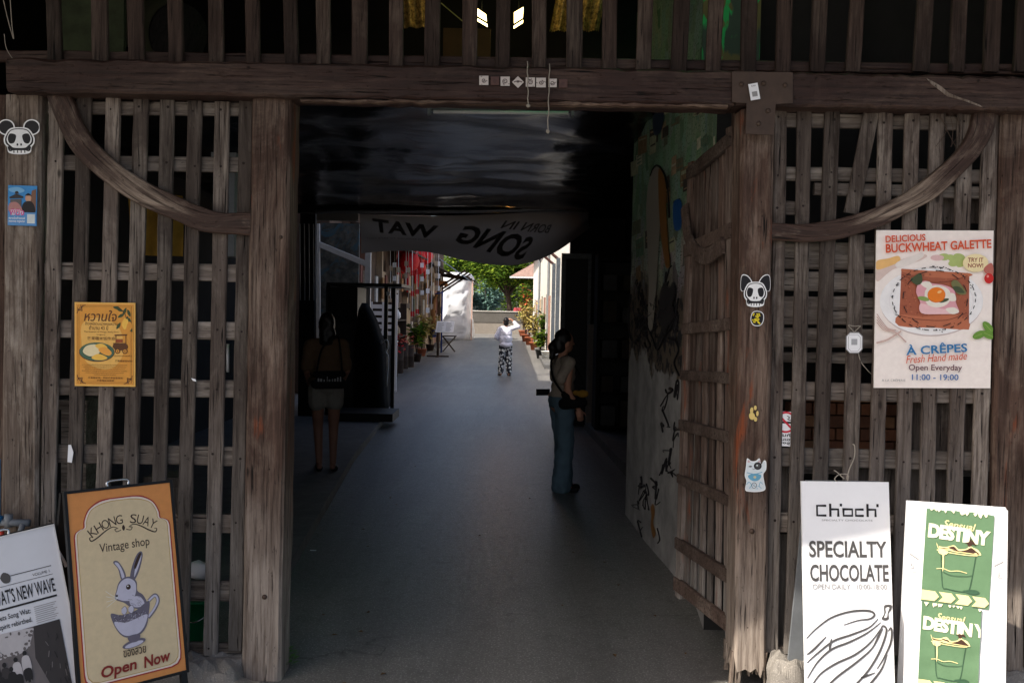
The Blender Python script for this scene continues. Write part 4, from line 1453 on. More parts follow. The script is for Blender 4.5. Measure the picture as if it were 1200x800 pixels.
for pts in ([A, A + Vector((-.02, -.003, .02)), A + Vector((-.028, .0, .032)), A + Vector((0, -.002, .028)), A + Vector((.028, 0, .03)), A + Vector((.02, 0, .02)), A],
            [at(1006, 414, -.05), at(1009, 424, -.04), at(1017, 434, -.03), at(1021, 438, -.01)]):
    b.tube(smooth_pts(pts, 5), .0022, 6)
b.build('string', ROPE, t, True).matrix_parent_inverse = t.matrix_world.inverted()

t, w_, h_ = flatboard('no_smoking_sign', 'white no smoking notice with a red circle and Thai words behind the slats', 'sign', (906, 481), (934, 483), (933, 523), (905, 522), -.035, WHITE, .003)
a = Art(w_, h_, 28, 41)
a.line([(14 + 11.5 * math.cos(q), 12.5 + 11.5 * math.sin(q)) for q in [2 * PI * i / 24 for i in range(24)]], 2.3, ink('sign_red', 196, 40, 60), 2, True)
a.rect(5, 11.6, 22, 14, P_BLACK)
a.line([(15, 5), (18, 7), (16, 9), (20, 10), (22, 8)], .8, P_BLACK)
a.line([(6, 5), (22, 20.5)], 2.3, ink('sign_red', 196, 40, 60), 1)
for i, s_ in enumerate(('ห้ามกัน', 'เป็นเขต', 'ห้องสูบ')):
    a.text(s_, 14, 27.5 + i * 4.8, 22, 4.4, P_BLACK, 0, .02)
a.build('printed_face', t)

# row of small square stickers on the beam
random.seed(3)
def tilefn(k, dark):
    def fn(a):
        m0, m1 = (ink('faded_tile', 84, 58, 52), ink('faded_tile_line', 70, 48, 44)) if dark else (ink('tile_white', 196, 186, 180), ink('tile_line', 84, 70, 68))
        if k == 3:
            a.poly([(10, 0), (0, 10), (10, 20), (20, 10)], m0)
            a.line([(3, 10), (10, 8), (17, 10)], 1.6, m1)
            a.disc(10, 9, 2.5, 2, m1)
        else:
            a.rect(1, 1, 19, 19, m0)
            r = random.uniform(4, 6)
            a.line([(10 + (r - i * .22) * math.cos(i * .55 + k), 10 + (r - i * .22) * math.sin(i * .55 + k)) for i in range(18)], 1.5, m1)
            for i in range(5):
                x, y = random.uniform(3, 17), random.uniform(3, 17)
                a.line([(x, y), (x + random.uniform(-4, 4), y + random.uniform(-3, 3))], 1.1, m1, 1)
    return fn
for k_, (u, v, sz, lab) in enumerate(((567, 94.5, 12, 'white square sticker with a swirl at the start of the row on the beam'),
                                     (580, 95, 11, 'faded brown square sticker second in the row on the beam'),
                                     (592, 95.5, 12, 'white patterned square sticker beside the diamond shaped one on the beam'),
                                     (607, 96.5, 14, 'white diamond shaped sticker in the row on the beam'),
                                     (621.5, 96.5, 12, 'white patterned square sticker between the diamond and the ringed one'),
                                     (634, 97, 12.5, 'white square sticker with a ring, in the touching pair on the beam'),
                                     (647.5, 97.5, 11, 'white square sticker beside the hanging cord on the beam'),
                                     (660, 98, 11, 'faded brown square sticker ending the row on the beam'))):
    sticker('square_sticker', lab, u, v, sz, sz, 20, 20, tilefn(k_, k_ in (1, 7)), 'small square stickers in a row on the beam', Y=YB - .009)

# scraps of paper and tape
for (nm, lab, pix, Y) in (('paper_scrap', 'torn white paper scrap on a slat above the rabbit sign', [(80, 521), (79, 541), (84, 542), (86, 530), (83, 521)], -.056),
                          ('paper_scrap', 'tiny white scrap on the rail under the slats near the open passage', [(224, 443), (226, 446), (230, 447), (229, 444)], -.056)):
    b = MB()
    vs, fs = plate(pix, Y - .002, Y)
    b.add(vs, fs)
    tag(b.build(nm, WHITE), lab, 'paper scrap')
b = MB()
t = thing('white_catch', 'white plastic catch between the newspaper board and the rabbit board', 'catch', tuple(at(70, 650, -.5)))
b.tube([at(65, 655, -.52), at(68, 645, -.52), at(78, 663, -.5)], .008, 6)
b.build('arm', WHITE, t, True)
# upright white tube behind the lattice
t = thing('tube_lamp', 'white tube hanging upright behind the lattice slats', 'tube', tuple(at(258, 434, .12)))
for u in (248.5, 267):
    b = MB()
    b.tube([at(u, 403, .12), at(u, 436, .12)], .007, 8)
    b.build('tube', WHITE, t, True)

# ------------------------------------------------------------ ground stones, weed and bits at the foot of the gate
def rock(name, label, pix, h, mat, group, z=0.0, d=.25):
    """low broken slab: outline of ground points"""
    P = [gr(u, v) for u, v in pix]
    cx = sum((p for p in P), Vector()) / len(P)
    b = MB()
    Q_ = smooth_pts(P, 12, True)
    rings = []
    for k_, (sc, zz) in enumerate(((1.04, -.01), (1.02, h * .3), (1.0, h * .6), (.95, h * .85), (.86, h * .97), (.6, h * 1.02), (.25, h))):
        rings.append([cx + (p - cx) * (sc + .12 * noise.noise(p * 11 + Vector((0, 0, k_ * .45)))) + Vector((0, 0, z + zz + h * .35 * noise.noise(p * 13 * sc + Vector((0, 0, k_ * .3))) + h * .05 * noise.noise(p * 40 * sc))) for p in Q_])
    b.rings(rings)
    return tag(b.build(name, mat, smooth=False), label, 'stone', group)


rock('stone_slab', 'broken pale stone slab under the slats beside the rabbit sign', [(214, 806), (214, 782), (240, 778), (284, 780), (286, 796), (262, 812)], .10, STONE, 'stones at the foot of the gate')
rock('stone_slab', 'rounded grey stone at the foot of the thick passage post', [(256, 822), (262, 806), (290, 800), (312, 815), (300, 830)], .04, STONE, 'stones at the foot of the gate')
rock('stone_slab', 'long grey kerb stone under the lattice behind the sandwich boards', [(40, 806), (44, 780), (120, 778), (213, 778), (213, 808), (120, 815)], .11, STONE, 'stones at the foot of the gate')
rock('boulder', 'sunlit cream boulder between the splintered post and the chocolate sign', [(898, 812), (906, 786), (930, 770), (956, 775), (956, 815), (925, 824)], .17, STONE, 'stones at the foot of the gate')
rock('boulder', 'low pale stone under the lattice behind the chocolate sign', [(905, 790), (912, 776), (985, 772), (1040, 776), (1040, 800), (960, 808)], .12, STONE, 'stones at the foot of the gate')
rock('boulder', 'dusty stone behind the white sandwich board at the end post', [(1040, 800), (1050, 778), (1180, 776), (1230, 790), (1200, 815), (1100, 815)], .10, STONE, 'stones at the foot of the gate')
random.seed(21)
WEED = flat('weed_green', lin(86, 122, 58), .5, .3)
p = gr(333, 784)
t = thing('weed', 'little green weed growing beside the thick passage post', 'weed', tuple(p))
b = MB()
for i in range(26):
    a0 = random.uniform(0, 2 * PI)
    h = random.uniform(.02, .10)
    q = p + Vector((math.cos(a0) * random.uniform(0, .045), math.sin(a0) * .03, h))
    b.leaf(q, (math.cos(a0), math.sin(a0), .3), (0, 0, 1), random.uniform(.025, .045), random.uniform(.015, .028))
b.build('leaves', WEED, t)
b = MB()
for i in range(5):
    b.tube([p, p + Vector((random.uniform(-.03, .03), random.uniform(-.02, .02), random.uniform(.06, .1)))], .002, 5)
b.build('stems', WEED, t)
t = thing('green_bucket', 'green plastic bucket seen through the slats beside the rabbit sign', 'bucket', tuple(gr(231, 762)))
c = gr(231, 762)
b = MB()
b.lathe([(.07, 0), (.075, .01), (.088, .2), (.094, .2), (.094, .215), (.084, .215), (.068, .015), (.001, .012)], (c.x, .3, .06), 20)
b.build('body', GREENB, t, True)
b = MB()
b.tube(smooth_pts([(c.x - .09, .3, .25), (c.x - .06, .24, .2), (c.x, .21, .17), (c.x + .06, .24, .2), (c.x + .09, .3, .25)], 5), .004, 6)
b.build('bail_handle', CHROME, t, True)
b = MB()
b.ball(at(233, 668, .3), .07, sc=(1, .7, .7), jit=.5)
tag(b.build('plastic_bag', WHITE, smooth=True), 'crumpled pale plastic bag above the green bucket behind the slats', 'bag')
b = MB()
b.ball(at(334, 706, .13), .045, sc=(.5, .8, .9), jit=.4)
tag(b.build('cloth_rag', PAPERG, smooth=True), 'grey rag tied low behind the thick passage post', 'rag')
# water tap above the newspaper board
c = at(10, 612, -.12)
t = thing('water_tap', 'grey outdoor tap with a blue hose joint and red lever beside the newspaper board', 'tap', tuple(c))
b = MB()
b.tube([c + Vector((-.12, 0, .0)), c + Vector((.1, 0, 0))], .017, 10)
b.tube([c + Vector((.0, 0, -.02)), c + Vector((.0, 0, .04))], .02, 10)
b.tube([c + Vector((.07, 0, 0)), c + Vector((.075, -.04, -.04)), c + Vector((.075, -.05, -.09))], .014, 8)
b.build('body', GREYM, t, True)
b = MB()
b.tube([c + Vector((-.16, 0, .02)), c + Vector((-.03, 0, .01))], .022, 10)
b.tube([c + Vector((-.05, 0, .02)), c + Vector((-.05, 0, .3))], .012, 8)
b.build('hose_joint', flat('hose_blue', lin(30, 110, 160), .4), t, True)
b = MB()
b.tube([c + Vector((-.02, -.02, -.03)), c + Vector((-.02, -.03, -.09))], .012, 8)
b.build('lever', flat('tap_red', lin(190, 60, 40), .4), t, True)

# ------------------------------------------------------------ ceiling sheet, tube fitting, cords, lamps in the loft
pl = NT('black_plastic_sheet')
pc = pl.coord(rnd=False)
pn = pl.noise(pl.n('Mapping', Vector=pc, Scale=(1, 1.2, 1)).outputs[0], 2.6, 5, .6, 1.5)
PLASTIC = pl.out((.010, .009, .008, 1), .2, pn, .16, .04, Specular_Tint=(1, .9, .78, 1), Specular_IOR_Level=.55)
b = MB()
nx, ny = 50, 110
y0, y1 = 2.3, 10.2
vs = []
for j in range(ny + 1):
    for i in range(nx + 1):
        x, y = -4.1 + 5.6 * i / nx, y0 + (y1 - y0) * j / ny
        q = Vector((x * .55, y * .9, 2))
        z = 3.33 + .06 * noise.noise(q) + .030 * noise.noise(q * 2.3) - .05 * abs(noise.noise(q * 1.3 + Vector((7, 3, 1)))) - .014 * abs(noise.noise(q * 4.1)) - .035 * abs(noise.noise(Vector((x * 2.6 + y * .5, y * .55, 9)))) + .06 * max(0, (y - 9.2))
        x2 = Vector((x * 1.3, y * 2.2, 5))
        if x > .2:
            z += .06 * noise.noise(x2 * 1.5) * (x - .2)
        vs.append((x, y, z))
b.add(vs, [(j * (nx + 1) + i, j * (nx + 1) + i + 1, (j + 1) * (nx + 1) + i + 1, (j + 1) * (nx + 1) + i) for j in range(ny) for i in range(nx)])
tag(b.build('ceiling_sheet', PLASTIC, smooth=True), 'wrinkled glossy black plastic sheet stretched under the passage roof', 'plastic sheet')

c0, c1 = at(503, 131, 2.22), at(671, 133, 2.22)
t = thing('tube_light', 'unlit fluorescent tube fitting hanging just inside the passage', 'lamp', tuple((c0 + c1) / 2))
b = MB()
b.board([c0 + Vector((0, .03, .03)), c1 + Vector((0, .03, .03))], .03, .05, jit=.0005)
b.build('housing', GREYM, t)
b = MB()
b.tube([c0 + Vector((.03, 0, 0)), c1 - Vector((.03, 0, 0))], .013, 10)
b.build('tube', flat('tube_glass', lin(236, 236, 236), .3), t, True)
for c in (c0, c1):
    b = MB()
    b.box(c - Vector((.012, .02, .02)), c + Vector((.012, .05, .05)))
    b.build('end_cap', GREYM, t)
for (u0, v0, u1, v1, lab) in ((618, 72, 619, 124, 'short frayed twine hanging over the beam with a knot at its end'), (644, 75, 642, 154, 'longer thin twine dangling below the beam beside the stickers')):
    b = MB()
    A, B = at(u0, v0, YB - .012), at(u1, v1, YB - .012)
    b.tube([A.lerp(B, i / 12) + Vector((.002 * math.sin(i * 1.7), 0, 0)) for i in range(13)], .0028, 6)
    b.ball(B, .009, jit=.4)
    tag(b.build('hanging_twine', ROPE, smooth=True), lab, 'cord', 'twine cords hanging over the beam')
b = MB()
A = [at(u, v, YF - .01) for u, v in ((4, 0), (9, 22), (16, 46), (14, 30), (12, 0))]
b.tube(smooth_pts(A, 5), .0022, 5)
A = [at(u, v, YF - .012) for u, v in ((5, 40), (8, 58), (20, 76))]
b.tube(smooth_pts(A, 5), .0018, 5)
tag(b.build('dry_stem', ROPE), 'pale dry vine stem hanging over the end of the long beam', 'stem')
random.seed(8)
t = thing('loose_wire', 'tangle of rusty binding wire at the corner of the galette poster gate', 'wire', tuple(at(1105, 115, YF)))
for i in range(4):
    b = MB()
    u = 1100 + i * 6
    b.tube(smooth_pts([at(u, 112, YB - .006), at(u + random.uniform(-8, 4), 128, YF - .0), at(u + random.uniform(0, 10), 150, -.05), at(u + random.uniform(-6, 14), 172, -.05)], 5), .0013, 5)
    b.build('strand', STEEL, t)

LAMP = emis('lantern_glass', lin(255, 226, 150), 5.0)
for (pix, lab) in (([(557, 8), (570, 17), (571, 27), (559, 20)], 'lit lantern pane seen between the slats, tilting down to the passage centre'),
                   ([(602, 15), (614, 8), (613, 22), (602, 29)], 'lit lantern pane seen between the slats, tilting up beside the gold sheeting')):
    P_ = [at(u, v, 3.4) for u, v in pix]
    c = sum(P_, Vector()) / 4
    t = thing('loft_lantern', lab, 'lamp', tuple(c), 'lit lanterns in the roof space')
    b = MB()
    vs = P_ + [p + Vector((0, .12, 0)) for p in P_]
    b.add(vs, [(0, 1, 2, 3), (7, 6, 5, 4), (0, 4, 5, 1), (1, 5, 6, 2), (2, 6, 7, 3), (3, 7, 4, 0)])
    b.build('glass', LAMP, t)
    b = MB()
    Q_ = [c + (p - c) * 1.1 for p in P_]
    for i in range(4):
        b.tube([Q_[i] - Vector((0, .01, 0)), Q_[(i + 1) % 4] - Vector((0, .01, 0))], .008, 6)
    b.tube([c + Vector((0, .06, .05)), Vector((c.x, c.y + .06, 5.0))], .006, 6)
    b.build('frame', BLACK, t)
GOLD = NT('gold_sheeting')
gc = GOLD.coord(rnd=False)
gn = GOLD.noise(gc, 30, 4, .7)
GOLDM = GOLD.out(GOLD.ramp(gn, .35, .65, lin(96, 74, 34), lin(236, 200, 120)), .4, gn, .5, .01, Metallic=.25)
for (u0, u1, v1, lab) in ((471, 502, 32, 'gold glittering corrugated sheet hanging behind the slats over the passage centre'), (644, 702, 36, 'wide gold glittering corrugated sheet hanging beside the lit lantern')):
    b = MB()
    A, B = at(u0, v1, 3.9), at(u1, v1, 3.9)
    n_ = 60
    vs = []
    for i in range(n_ + 1):
        p = A.lerp(B, i / n_)
        dx = .022 * math.sin(i / n_ * (u1 - u0) / 7 * PI)
        for z in (p.z - .01 * (i % 3 == 0), 4.95):
            vs.append((p.x + (z - p.z) * (.18 if u0 > 600 else -.1), p.y + dx, z))
            vs.append((p.x + (z - p.z) * (.18 if u0 > 600 else -.1), p.y + dx + .006, z))
    fs = []
    for i in range(n_):
        o = i * 4
        fs += [(o, o + 2, o + 6, o + 4), (o + 1, o + 5, o + 7, o + 3), (o, o + 4, o + 5, o + 1)]
    b.add(vs, fs)
    tag(b.build('gold_sheet', GOLDM, smooth=True), lab, 'corrugated sheet', 'gold sheets in the roof space')
b = MB()
A, B = at(519, 70, 3.3), at(575, 34, 3.3)
b.box((A.x, 3.3, A.z), (B.x, 3.36, B.z))
tag(b.build('plywood_panel', flat('plywood', lin(120, 84, 50), .7, .2)), 'brown plywood panel under the lit lanterns in the roof space', 'panel')
b = MB()
A, B = at(517, 4, 2.0), at(542, 25, 2.0)
b.tube([A, B], .004, 6)
tag(b.build('roof_wire', flat('yellow_wire', lin(170, 160, 90), .5)), 'pale wire slanting across the roof space behind the slats', 'wire')
# dim drum and boards at the street end of the roof space
t = thing('hanging_drum', 'dim greenish drum hanging in the roof space over the mango poster gate', 'drum', tuple(at(150, 30, 1.0)))
b = MB()
c = at(188, 30, 1.0)
b.tube([c + Vector((-.28, .3, .12)), c + Vector((.1, 0, -.05))], .17, 20)
b.build('shell', flat('olive_drum', lin(76, 76, 58), .8, .3), t, True)
b = MB()
b.tube([c + Vector((.1, 0, -.05)), c + Vector((.115, -.012, -.057))], .18, 20)
b.build('rim', DARKW, t, True)
b = MB()
b.box(at(120, 70, .55) - Vector((.22, 0, 0)), at(120, -60, .56) + Vector((.12, .02, 0)))
tag(b.build('green_sheet', flat('dull_green_panel', lin(58, 66, 46), .9, .4)), 'dull green board in the roof space beside the hanging drum', 'panel')
b = MB()
A, B = at(822, 90, .62), at(893, -30, .62)
b.box((A.x, .62, A.z), (B.x, .64, B.z))
gp = NT('green_mural_panel')
gpc = gp.coord((2.2, 1, 1), False)
GPM = gp.out(gp.mix(gp.ramp(gp.noise(gpc, 3.2, 3, .5, 1.2), .5, .56), gp.mix(gp.ramp(gp.noise(gpc, 5.5, 2, .5, .6), .5, .54), lin(104, 104, 62), lin(40, 190, 100)), lin(60, 84, 70)), .7)
tag(b.build('painted_panel', GPM), 'green and yellow painted panel standing above the reddish post', 'panel')

# ------------------------------------------------------------ mural wall beside the open leaf
mu = NT('mural_wall')
mc = mu.coord((1, 1, 1), False)
z = mu.n('SeparateXYZ', Vector=mu.n('TexCoord').outputs['Object']).outputs[2]
vo = mu.n('TexVoronoi', Vector=mu.n('Mapping', Vector=mc, Scale=(1, 3.2, 2.3)).outputs[0], distance='CHEBYCHEV', Scale=2.6, Randomness=.85)
pos = mu.n('HueSaturation', Color=vo.outputs['Color'], Saturation=.28, Value=.55).outputs[0]
wr = mu.noise(mu.n('Mapping', Vector=mc, Scale=(1, 9, 26)).outputs[0], 3.0, 3, .7)
pos = mu.mix(mu.ramp(wr, .56, .6), pos, lin(50, 48, 44))
pos = mu.mix(.25, pos, lin(120, 124, 96))
gz = mu.n('MapRange', Value=z, i1=2.2, i2=2.6, i3=0.0, i4=.75).outputs[0]  # green glow near the top is painted into the mural colour
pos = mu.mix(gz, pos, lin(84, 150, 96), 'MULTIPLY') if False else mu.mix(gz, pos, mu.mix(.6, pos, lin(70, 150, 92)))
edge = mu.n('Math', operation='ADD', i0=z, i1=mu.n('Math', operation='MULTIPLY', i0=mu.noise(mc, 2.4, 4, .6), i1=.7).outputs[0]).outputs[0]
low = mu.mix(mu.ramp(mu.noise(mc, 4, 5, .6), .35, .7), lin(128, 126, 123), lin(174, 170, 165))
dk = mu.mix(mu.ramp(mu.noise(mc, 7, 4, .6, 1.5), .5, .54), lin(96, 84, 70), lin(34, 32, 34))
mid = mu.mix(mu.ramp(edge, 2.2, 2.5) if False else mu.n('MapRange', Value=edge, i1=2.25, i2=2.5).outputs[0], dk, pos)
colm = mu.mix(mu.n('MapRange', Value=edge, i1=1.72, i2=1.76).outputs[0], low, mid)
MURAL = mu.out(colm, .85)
wall_pts = [(1.12, .75), (1.17, 1.3), (1.13, 2.0), (1.07, 2.8), (1.035, 3.75)]
b = MB()
vs = [(x, y, zz) for x, y in wall_pts for zz in (0, 4.4)] + [(1.9, y, zz) for x, y in wall_pts for zz in (0, 4.4)]
k = len(wall_pts)
b.add(vs, [(2 * i, 2 * i + 2, 2 * i + 3, 2 * i + 1) for i in range(k - 1)])
b.add(vs, [(2 * k - 2, 4 * k - 2, 4 * k - 1, 2 * k - 1), (0, 1, 2 * k + 1, 2 * k)], 1)
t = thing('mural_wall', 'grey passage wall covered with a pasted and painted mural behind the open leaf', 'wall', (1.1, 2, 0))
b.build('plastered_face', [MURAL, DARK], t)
def wp(u, v):
    """point on the mural wall under a picture position, a little proud of it"""
    d = cX * ((u - 600) / FPX) + cY * ((400 - v) / FPX) + cF
    o = Vector((0, CY, CZ))
    for (xa, ya), (xb, yb) in zip(wall_pts, wall_pts[1:]):
        den = d.x * (yb - ya) - d.y * (xb - xa)
        t_ = ((xa - o.x) * (yb - ya) - (ya - o.y) * (xb - xa)) / den
        q = o + d * t_
        if min(ya, yb) - .02 <= q.y <= max(ya, yb) + .02:
            return q
    return q
random.seed(301)
PAST = [flat('pasted_%d' % i, c, .85, .45, scale=22) for i, c in enumerate((lin(168, 172, 140), lin(112, 118, 96), lin(196, 194, 168), lin(74, 70, 62), lin(140, 116, 86), lin(104, 136, 112), lin(170, 146, 116)))]
for i in range(70):
    u, v = random.uniform(742, 856), random.uniform(118, 330)
    if v > 330 - abs(u - 765) * .3 and random.random() < .7:
        continue
    w2, h2 = random.uniform(4, 11), random.uniform(9, 24)
    q0 = random.uniform(-.12, .12)
    off = .003 + i * .00006
    P_ = [wp(u + a_ * w2 / 2 + b_ * q0 * 3, v + b_ * h2 / 2 - a_ * 2) + Vector((-off, -off * .2, 0)) for a_, b_ in ((-1, -1), (-1, 1), (1, 1), (1, -1))]
    b = MB()
    b.add(P_, [(0, 1, 2, 3)])
    o_ = PAST[i % 7]
    for r_ in range(random.randint(0, 3)):
        f0, f1 = random.uniform(.1, .8), random.uniform(.05, .14)
        e_ = Vector((-.0008, 0, 0))
        b.add([P_[0].lerp(P_[1], f0).lerp(P_[3].lerp(P_[2], f0), .12) + e_, P_[0].lerp(P_[1], f0 + f1).lerp(P_[3].lerp(P_[2], f0 + f1), .12) + e_,
               P_[0].lerp(P_[1], f0 + f1).lerp(P_[3].lerp(P_[2], f0 + f1), .88) + e_, P_[0].lerp(P_[1], f0).lerp(P_[3].lerp(P_[2], f0), .88) + e_], [(0, 1, 2, 3)], 1)
    b.build('pasted_sheet', [o_, PAST[(i + 3) % 7]], t)
for nm, mat, pix, off in (('pale_figure', ink('mural_white', 156, 150, 138), [(764, 205), (773, 196), (779, 212), (776, 250), (773, 300), (770, 350), (766, 385), (761, 380), (762, 330), (760, 280), (759, 240)], .012),
                          ('ochre_figure', ink('mural_ochre', 140, 96, 44), [(774, 198), (782, 215), (783, 250), (785, 285), (787, 310), (782, 312), (777, 280), (774, 240)], .014),
                          ('blue_patch', ink('mural_blue', 34, 92, 160), [(791, 238), (800, 236), (800, 266), (792, 268)], .012),
                          ('blue_patch', ink('mural_navy', 48, 62, 78), [(767, 128), (779, 128), (777, 152), (768, 158)], .012),
                          ('black_figure', ink('mural_black', 34, 34, 34), [(775, 345), (781, 330), (786, 338), (791, 330), (794, 345), (790, 356), (793, 372), (786, 380), (781, 392), (776, 380), (771, 372), (774, 360)], .014),
                          ('ochre_splash', ink('mural_ochre', 140, 96, 44), [(763, 594), (766, 590), (768, 600), (766, 612), (769, 624), (766, 630), (763, 615), (764, 604)], .004)):
    b = MB()
    P_ = [wp(p.x, p.y) for p in smooth_pts([(u, v, 0) for u, v in pix], 4, True)]
    b.add([p + Vector((-off, -off * .3, 0)) for p in P_], [tuple(range(len(P_)))])
    b.build(nm, mat, t)
b = MB()
for pix in ([(741, 345), (738, 375), (742, 400), (750, 395), (758, 380), (766, 395), (772, 410), (780, 395), (790, 380), (797, 350)], [(796, 370), (793, 395), (797, 410), (792, 425), (798, 440)],
            [(764, 206), (769, 195), (776, 197), (784, 216), (786, 255)]):
    P_ = [wp(p.x, p.y) + Vector((-.012, 0, 0)) for p in smooth_pts([(u, v, 0) for u, v in pix], 5)]
    b.tube(P_, .007, 5)
for i in range(70):
    if i < 44:
        u, v = random.uniform(742, 797), random.gauss(362, 22)
    elif i < 58:
        u, v = random.uniform(778, 797), random.uniform(455, 560)
    else:
        u, v = random.uniform(745, 775), random.uniform(560, 625)
    pts_ = [(u + random.gauss(0, 3), v + random.gauss(0, 7), 0) for k_ in range(random.randint(3, 6))]
    P_ = [wp(p.x, p.y) + Vector((-.006, 0, 0)) for p in smooth_pts(pts_, 4)]
    b.tube(P_, [random.uniform(.004, .014), .003], 4)
b.build('graffiti_strokes', INK, t)

# ------------------------------------------------------------ alcove: shelf cabinet and panel
t = thing('shelf_cabinet', 'black shelf cabinet in the alcove behind the woman with the ponytail', 'cabinet', (1.5, 8.2, .12))
b = MB()
X0, X1 = at(700, 400, 9.0).x, 1.72
for zz in (.14, .62, 1.1, 1.6, 2.05, 2.5):
    m_ = MB()
    m_.box((X0, 8.7, zz), (X1, 9.2, zz + .035))
    m_.build('shelf', DARKW, t)
b.box((X0 - .04, 8.68, .12), (X0, 9.2, 2.6)).box((X1, 8.68, .12), (X1 + .02, 9.2, 2.6))
b.build('side_panel', DARKW, t)
b = MB()
b.box((X0, 9.2, .12), (X1, 9.23, 2.6))
b.build('back_panel', BLACK, t)
random.seed(12)
for i in range(10):
    zz = (.175, .655, 1.135, 1.635, 2.085)[i % 5]
    x = X0 + .05 + (i // 5) * .28
    b = MB()
    h = random.uniform(.2, .36)
    b.box((x, 8.76, zz), (x + random.uniform(.16, .22), 9.1, zz + h))
    m_ = b.build('storage_box', flat('box_brown' if i % 2 else 'box_grey', lin(70, 62, 54) if i % 2 else lin(80, 80, 80), .8, .2))
    tag(m_, 'dim storage box standing on a shelf of the black alcove cabinet', 'box', 'boxes on the alcove shelves')
b = MB()
A, B = at(686, 500, 9.6), at(699, 380, 9.6)
b.box((A.x, 9.5, .12), (B.x, 9.6, B.z))
tag(b.build('upright_board', flat('grey_brown_panel', lin(128, 118, 112), .8, .15)), 'grey brown board standing upright beside the alcove cabinet', 'board')
b = MB()
b.box((at(668, 300, 10.4).x, 10.3, 0), (1.8, 10.5, 3.4))
tag(b.build('end_wall', DARK), 'dark wall closing the alcove at the sunny end of the passage', 'wall')

# ------------------------------------------------------------ banner at the far end of the passage
YBN = 10.0
c0, c1 = at(370, 250, YBN), at(672, 247, YBN)
t = thing('cloth_banner', 'sagging grey cloth banner seen from behind, lettering reading backwards', 'banner', tuple((c0 + c1) / 2))
b = MB()
top = smooth_pts([at(u, v, YBN) for u, v in ((421, 251), (480, 253), (560, 252), (630, 248), (664, 244), (690, 243))], 8)
bot = smooth_pts([at(u, v, YBN - .25) for u, v in ((423, 297), (460, 294), (505, 296), (548, 306), (600, 311), (645, 299), (690, 268))], 8)
nn = 41
def bl_(P, s_):
    x = s_ * (len(P) - 1)
    i = min(int(x), len(P) - 2)
    return P[i].lerp(P[i + 1], x - i)
def ban(s_, r_):
    p = bl_(top, s_).lerp(bl_(bot, s_), r_)
    p.y += .10 * math.sin(r_ * PI) + .05 * noise.noise(Vector((s_ * 6, r_ * 2.5, 4))) - .12 * r_ * s_
    return p
N1, N2 = 70, 24
vs = [ban(i / N1, j / N2) for j in range(N2 + 1) for i in range(N1 + 1)]
b.add(vs, [(j * (N1 + 1) + i, (j + 1) * (N1 + 1) + i, (j + 1) * (N1 + 1) + i + 1, j * (N1 + 1) + i + 1) for j in range(N2) for i in range(N1)])
BAN = NT('banner_cloth')
btr = BAN.n('BsdfTranslucent', Color=lin(140, 138, 138))
bdf = BAN.n('BsdfDiffuse', Color=lin(128, 122, 120))
bmx = BAN.n('MixShader', i0=.35, i1=bdf.outputs[0], i2=btr.outputs[0])
BAN.t.links.new(bmx.outputs[0], BAN.t.nodes['Material Output'].inputs[0])
b.build('cloth', BAN.m, t, True)
b = MB()
def btext(body, s0, r0, ws, hs, rot, bold):
    V, F = glyphs(body, bold, 0.1, 1.0)
    x0, x1 = min(p[0] for p in V), max(p[0] for p in V)
    y0_, y1_ = min(p[1] for p in V), max(p[1] for p in V)
    out = []
    for x, y in V:
        a_ = ((x - x0) / (x1 - x0) - .5) * ws
        d_ = ((y1_ - y) / (y1_ - y0_) - .5) * hs
        ss = s0 - a_
        rr = r0 + d_ - a_ * rot * 1.0
        p = ban(max(0, min(1, ss)), rr)
        out.append(p + Vector((0, -.012, 0)))
    b.add(out, F)
btext('BORN IN', .63, .30, .25, .16, .6, .015)
btext('SONG', .54, .58, .31, .42, .85, .035)
btext('WAT', .185, .36, .235, .36, .8, .035)
btext('FROM RIVERSIDE TO BACK ALLEY', .17, .64, .26, .04, .25, .0)
b.build('lettering', flat('faded_banner_ink', lin(84, 81, 80), .9), t)
b = MB()
b.tube([c0.lerp(c1, i / 30) + Vector((0, -.03, .02 - .01 * math.sin(i / 30 * PI))) for i in range(31)], .03, 10)
b.build('rod', flat('grey_pipe', lin(150, 150, 150), .35, .1, .5, .6), t, True)
b = MB()
P0, P1 = at(371, 246, 10.15), at(420, 259, 10.15)
b.box((P0.x, 10.15, P1.z), (P1.x, 10.2, P0.z))
tag(b.build('canvas_strip', flat('pale_canvas', lin(150, 146, 140), .9, .1)), 'pale canvas strip beside the cloth banner at the end of the passage', 'canvas')
# unseen warm lamp added behind the banner for amber glints on the ceiling
c = Vector((at(588, 284, 14.0).x, 14.0, 2.95))
t = thing('added_glint_lamp', 'unseen warm lamp added behind the cloth banner for amber ceiling glints', 'lamp', tuple(c))
b = MB()
b.ball(c, .15)
b.build('bulb', emis('added_amber_glow', lin(255, 178, 80), 16.0), t, True)
b = MB()
b.lathe([(.02, .145), (.035, .15), (.03, .2), (.01, .21)], tuple(c), 12)
b.tube([c + Vector((0, 0, .2)), c + Vector((0, 0, 2.0))], .006, 6)
b.tube(smooth_pts([(-4.6, 14, 5.2), (c.x, 14, 4.9), (1.4, 25.2, 5.1)], 6), .006, 6)
b.build('lamp_holder', BLACK, t, True)

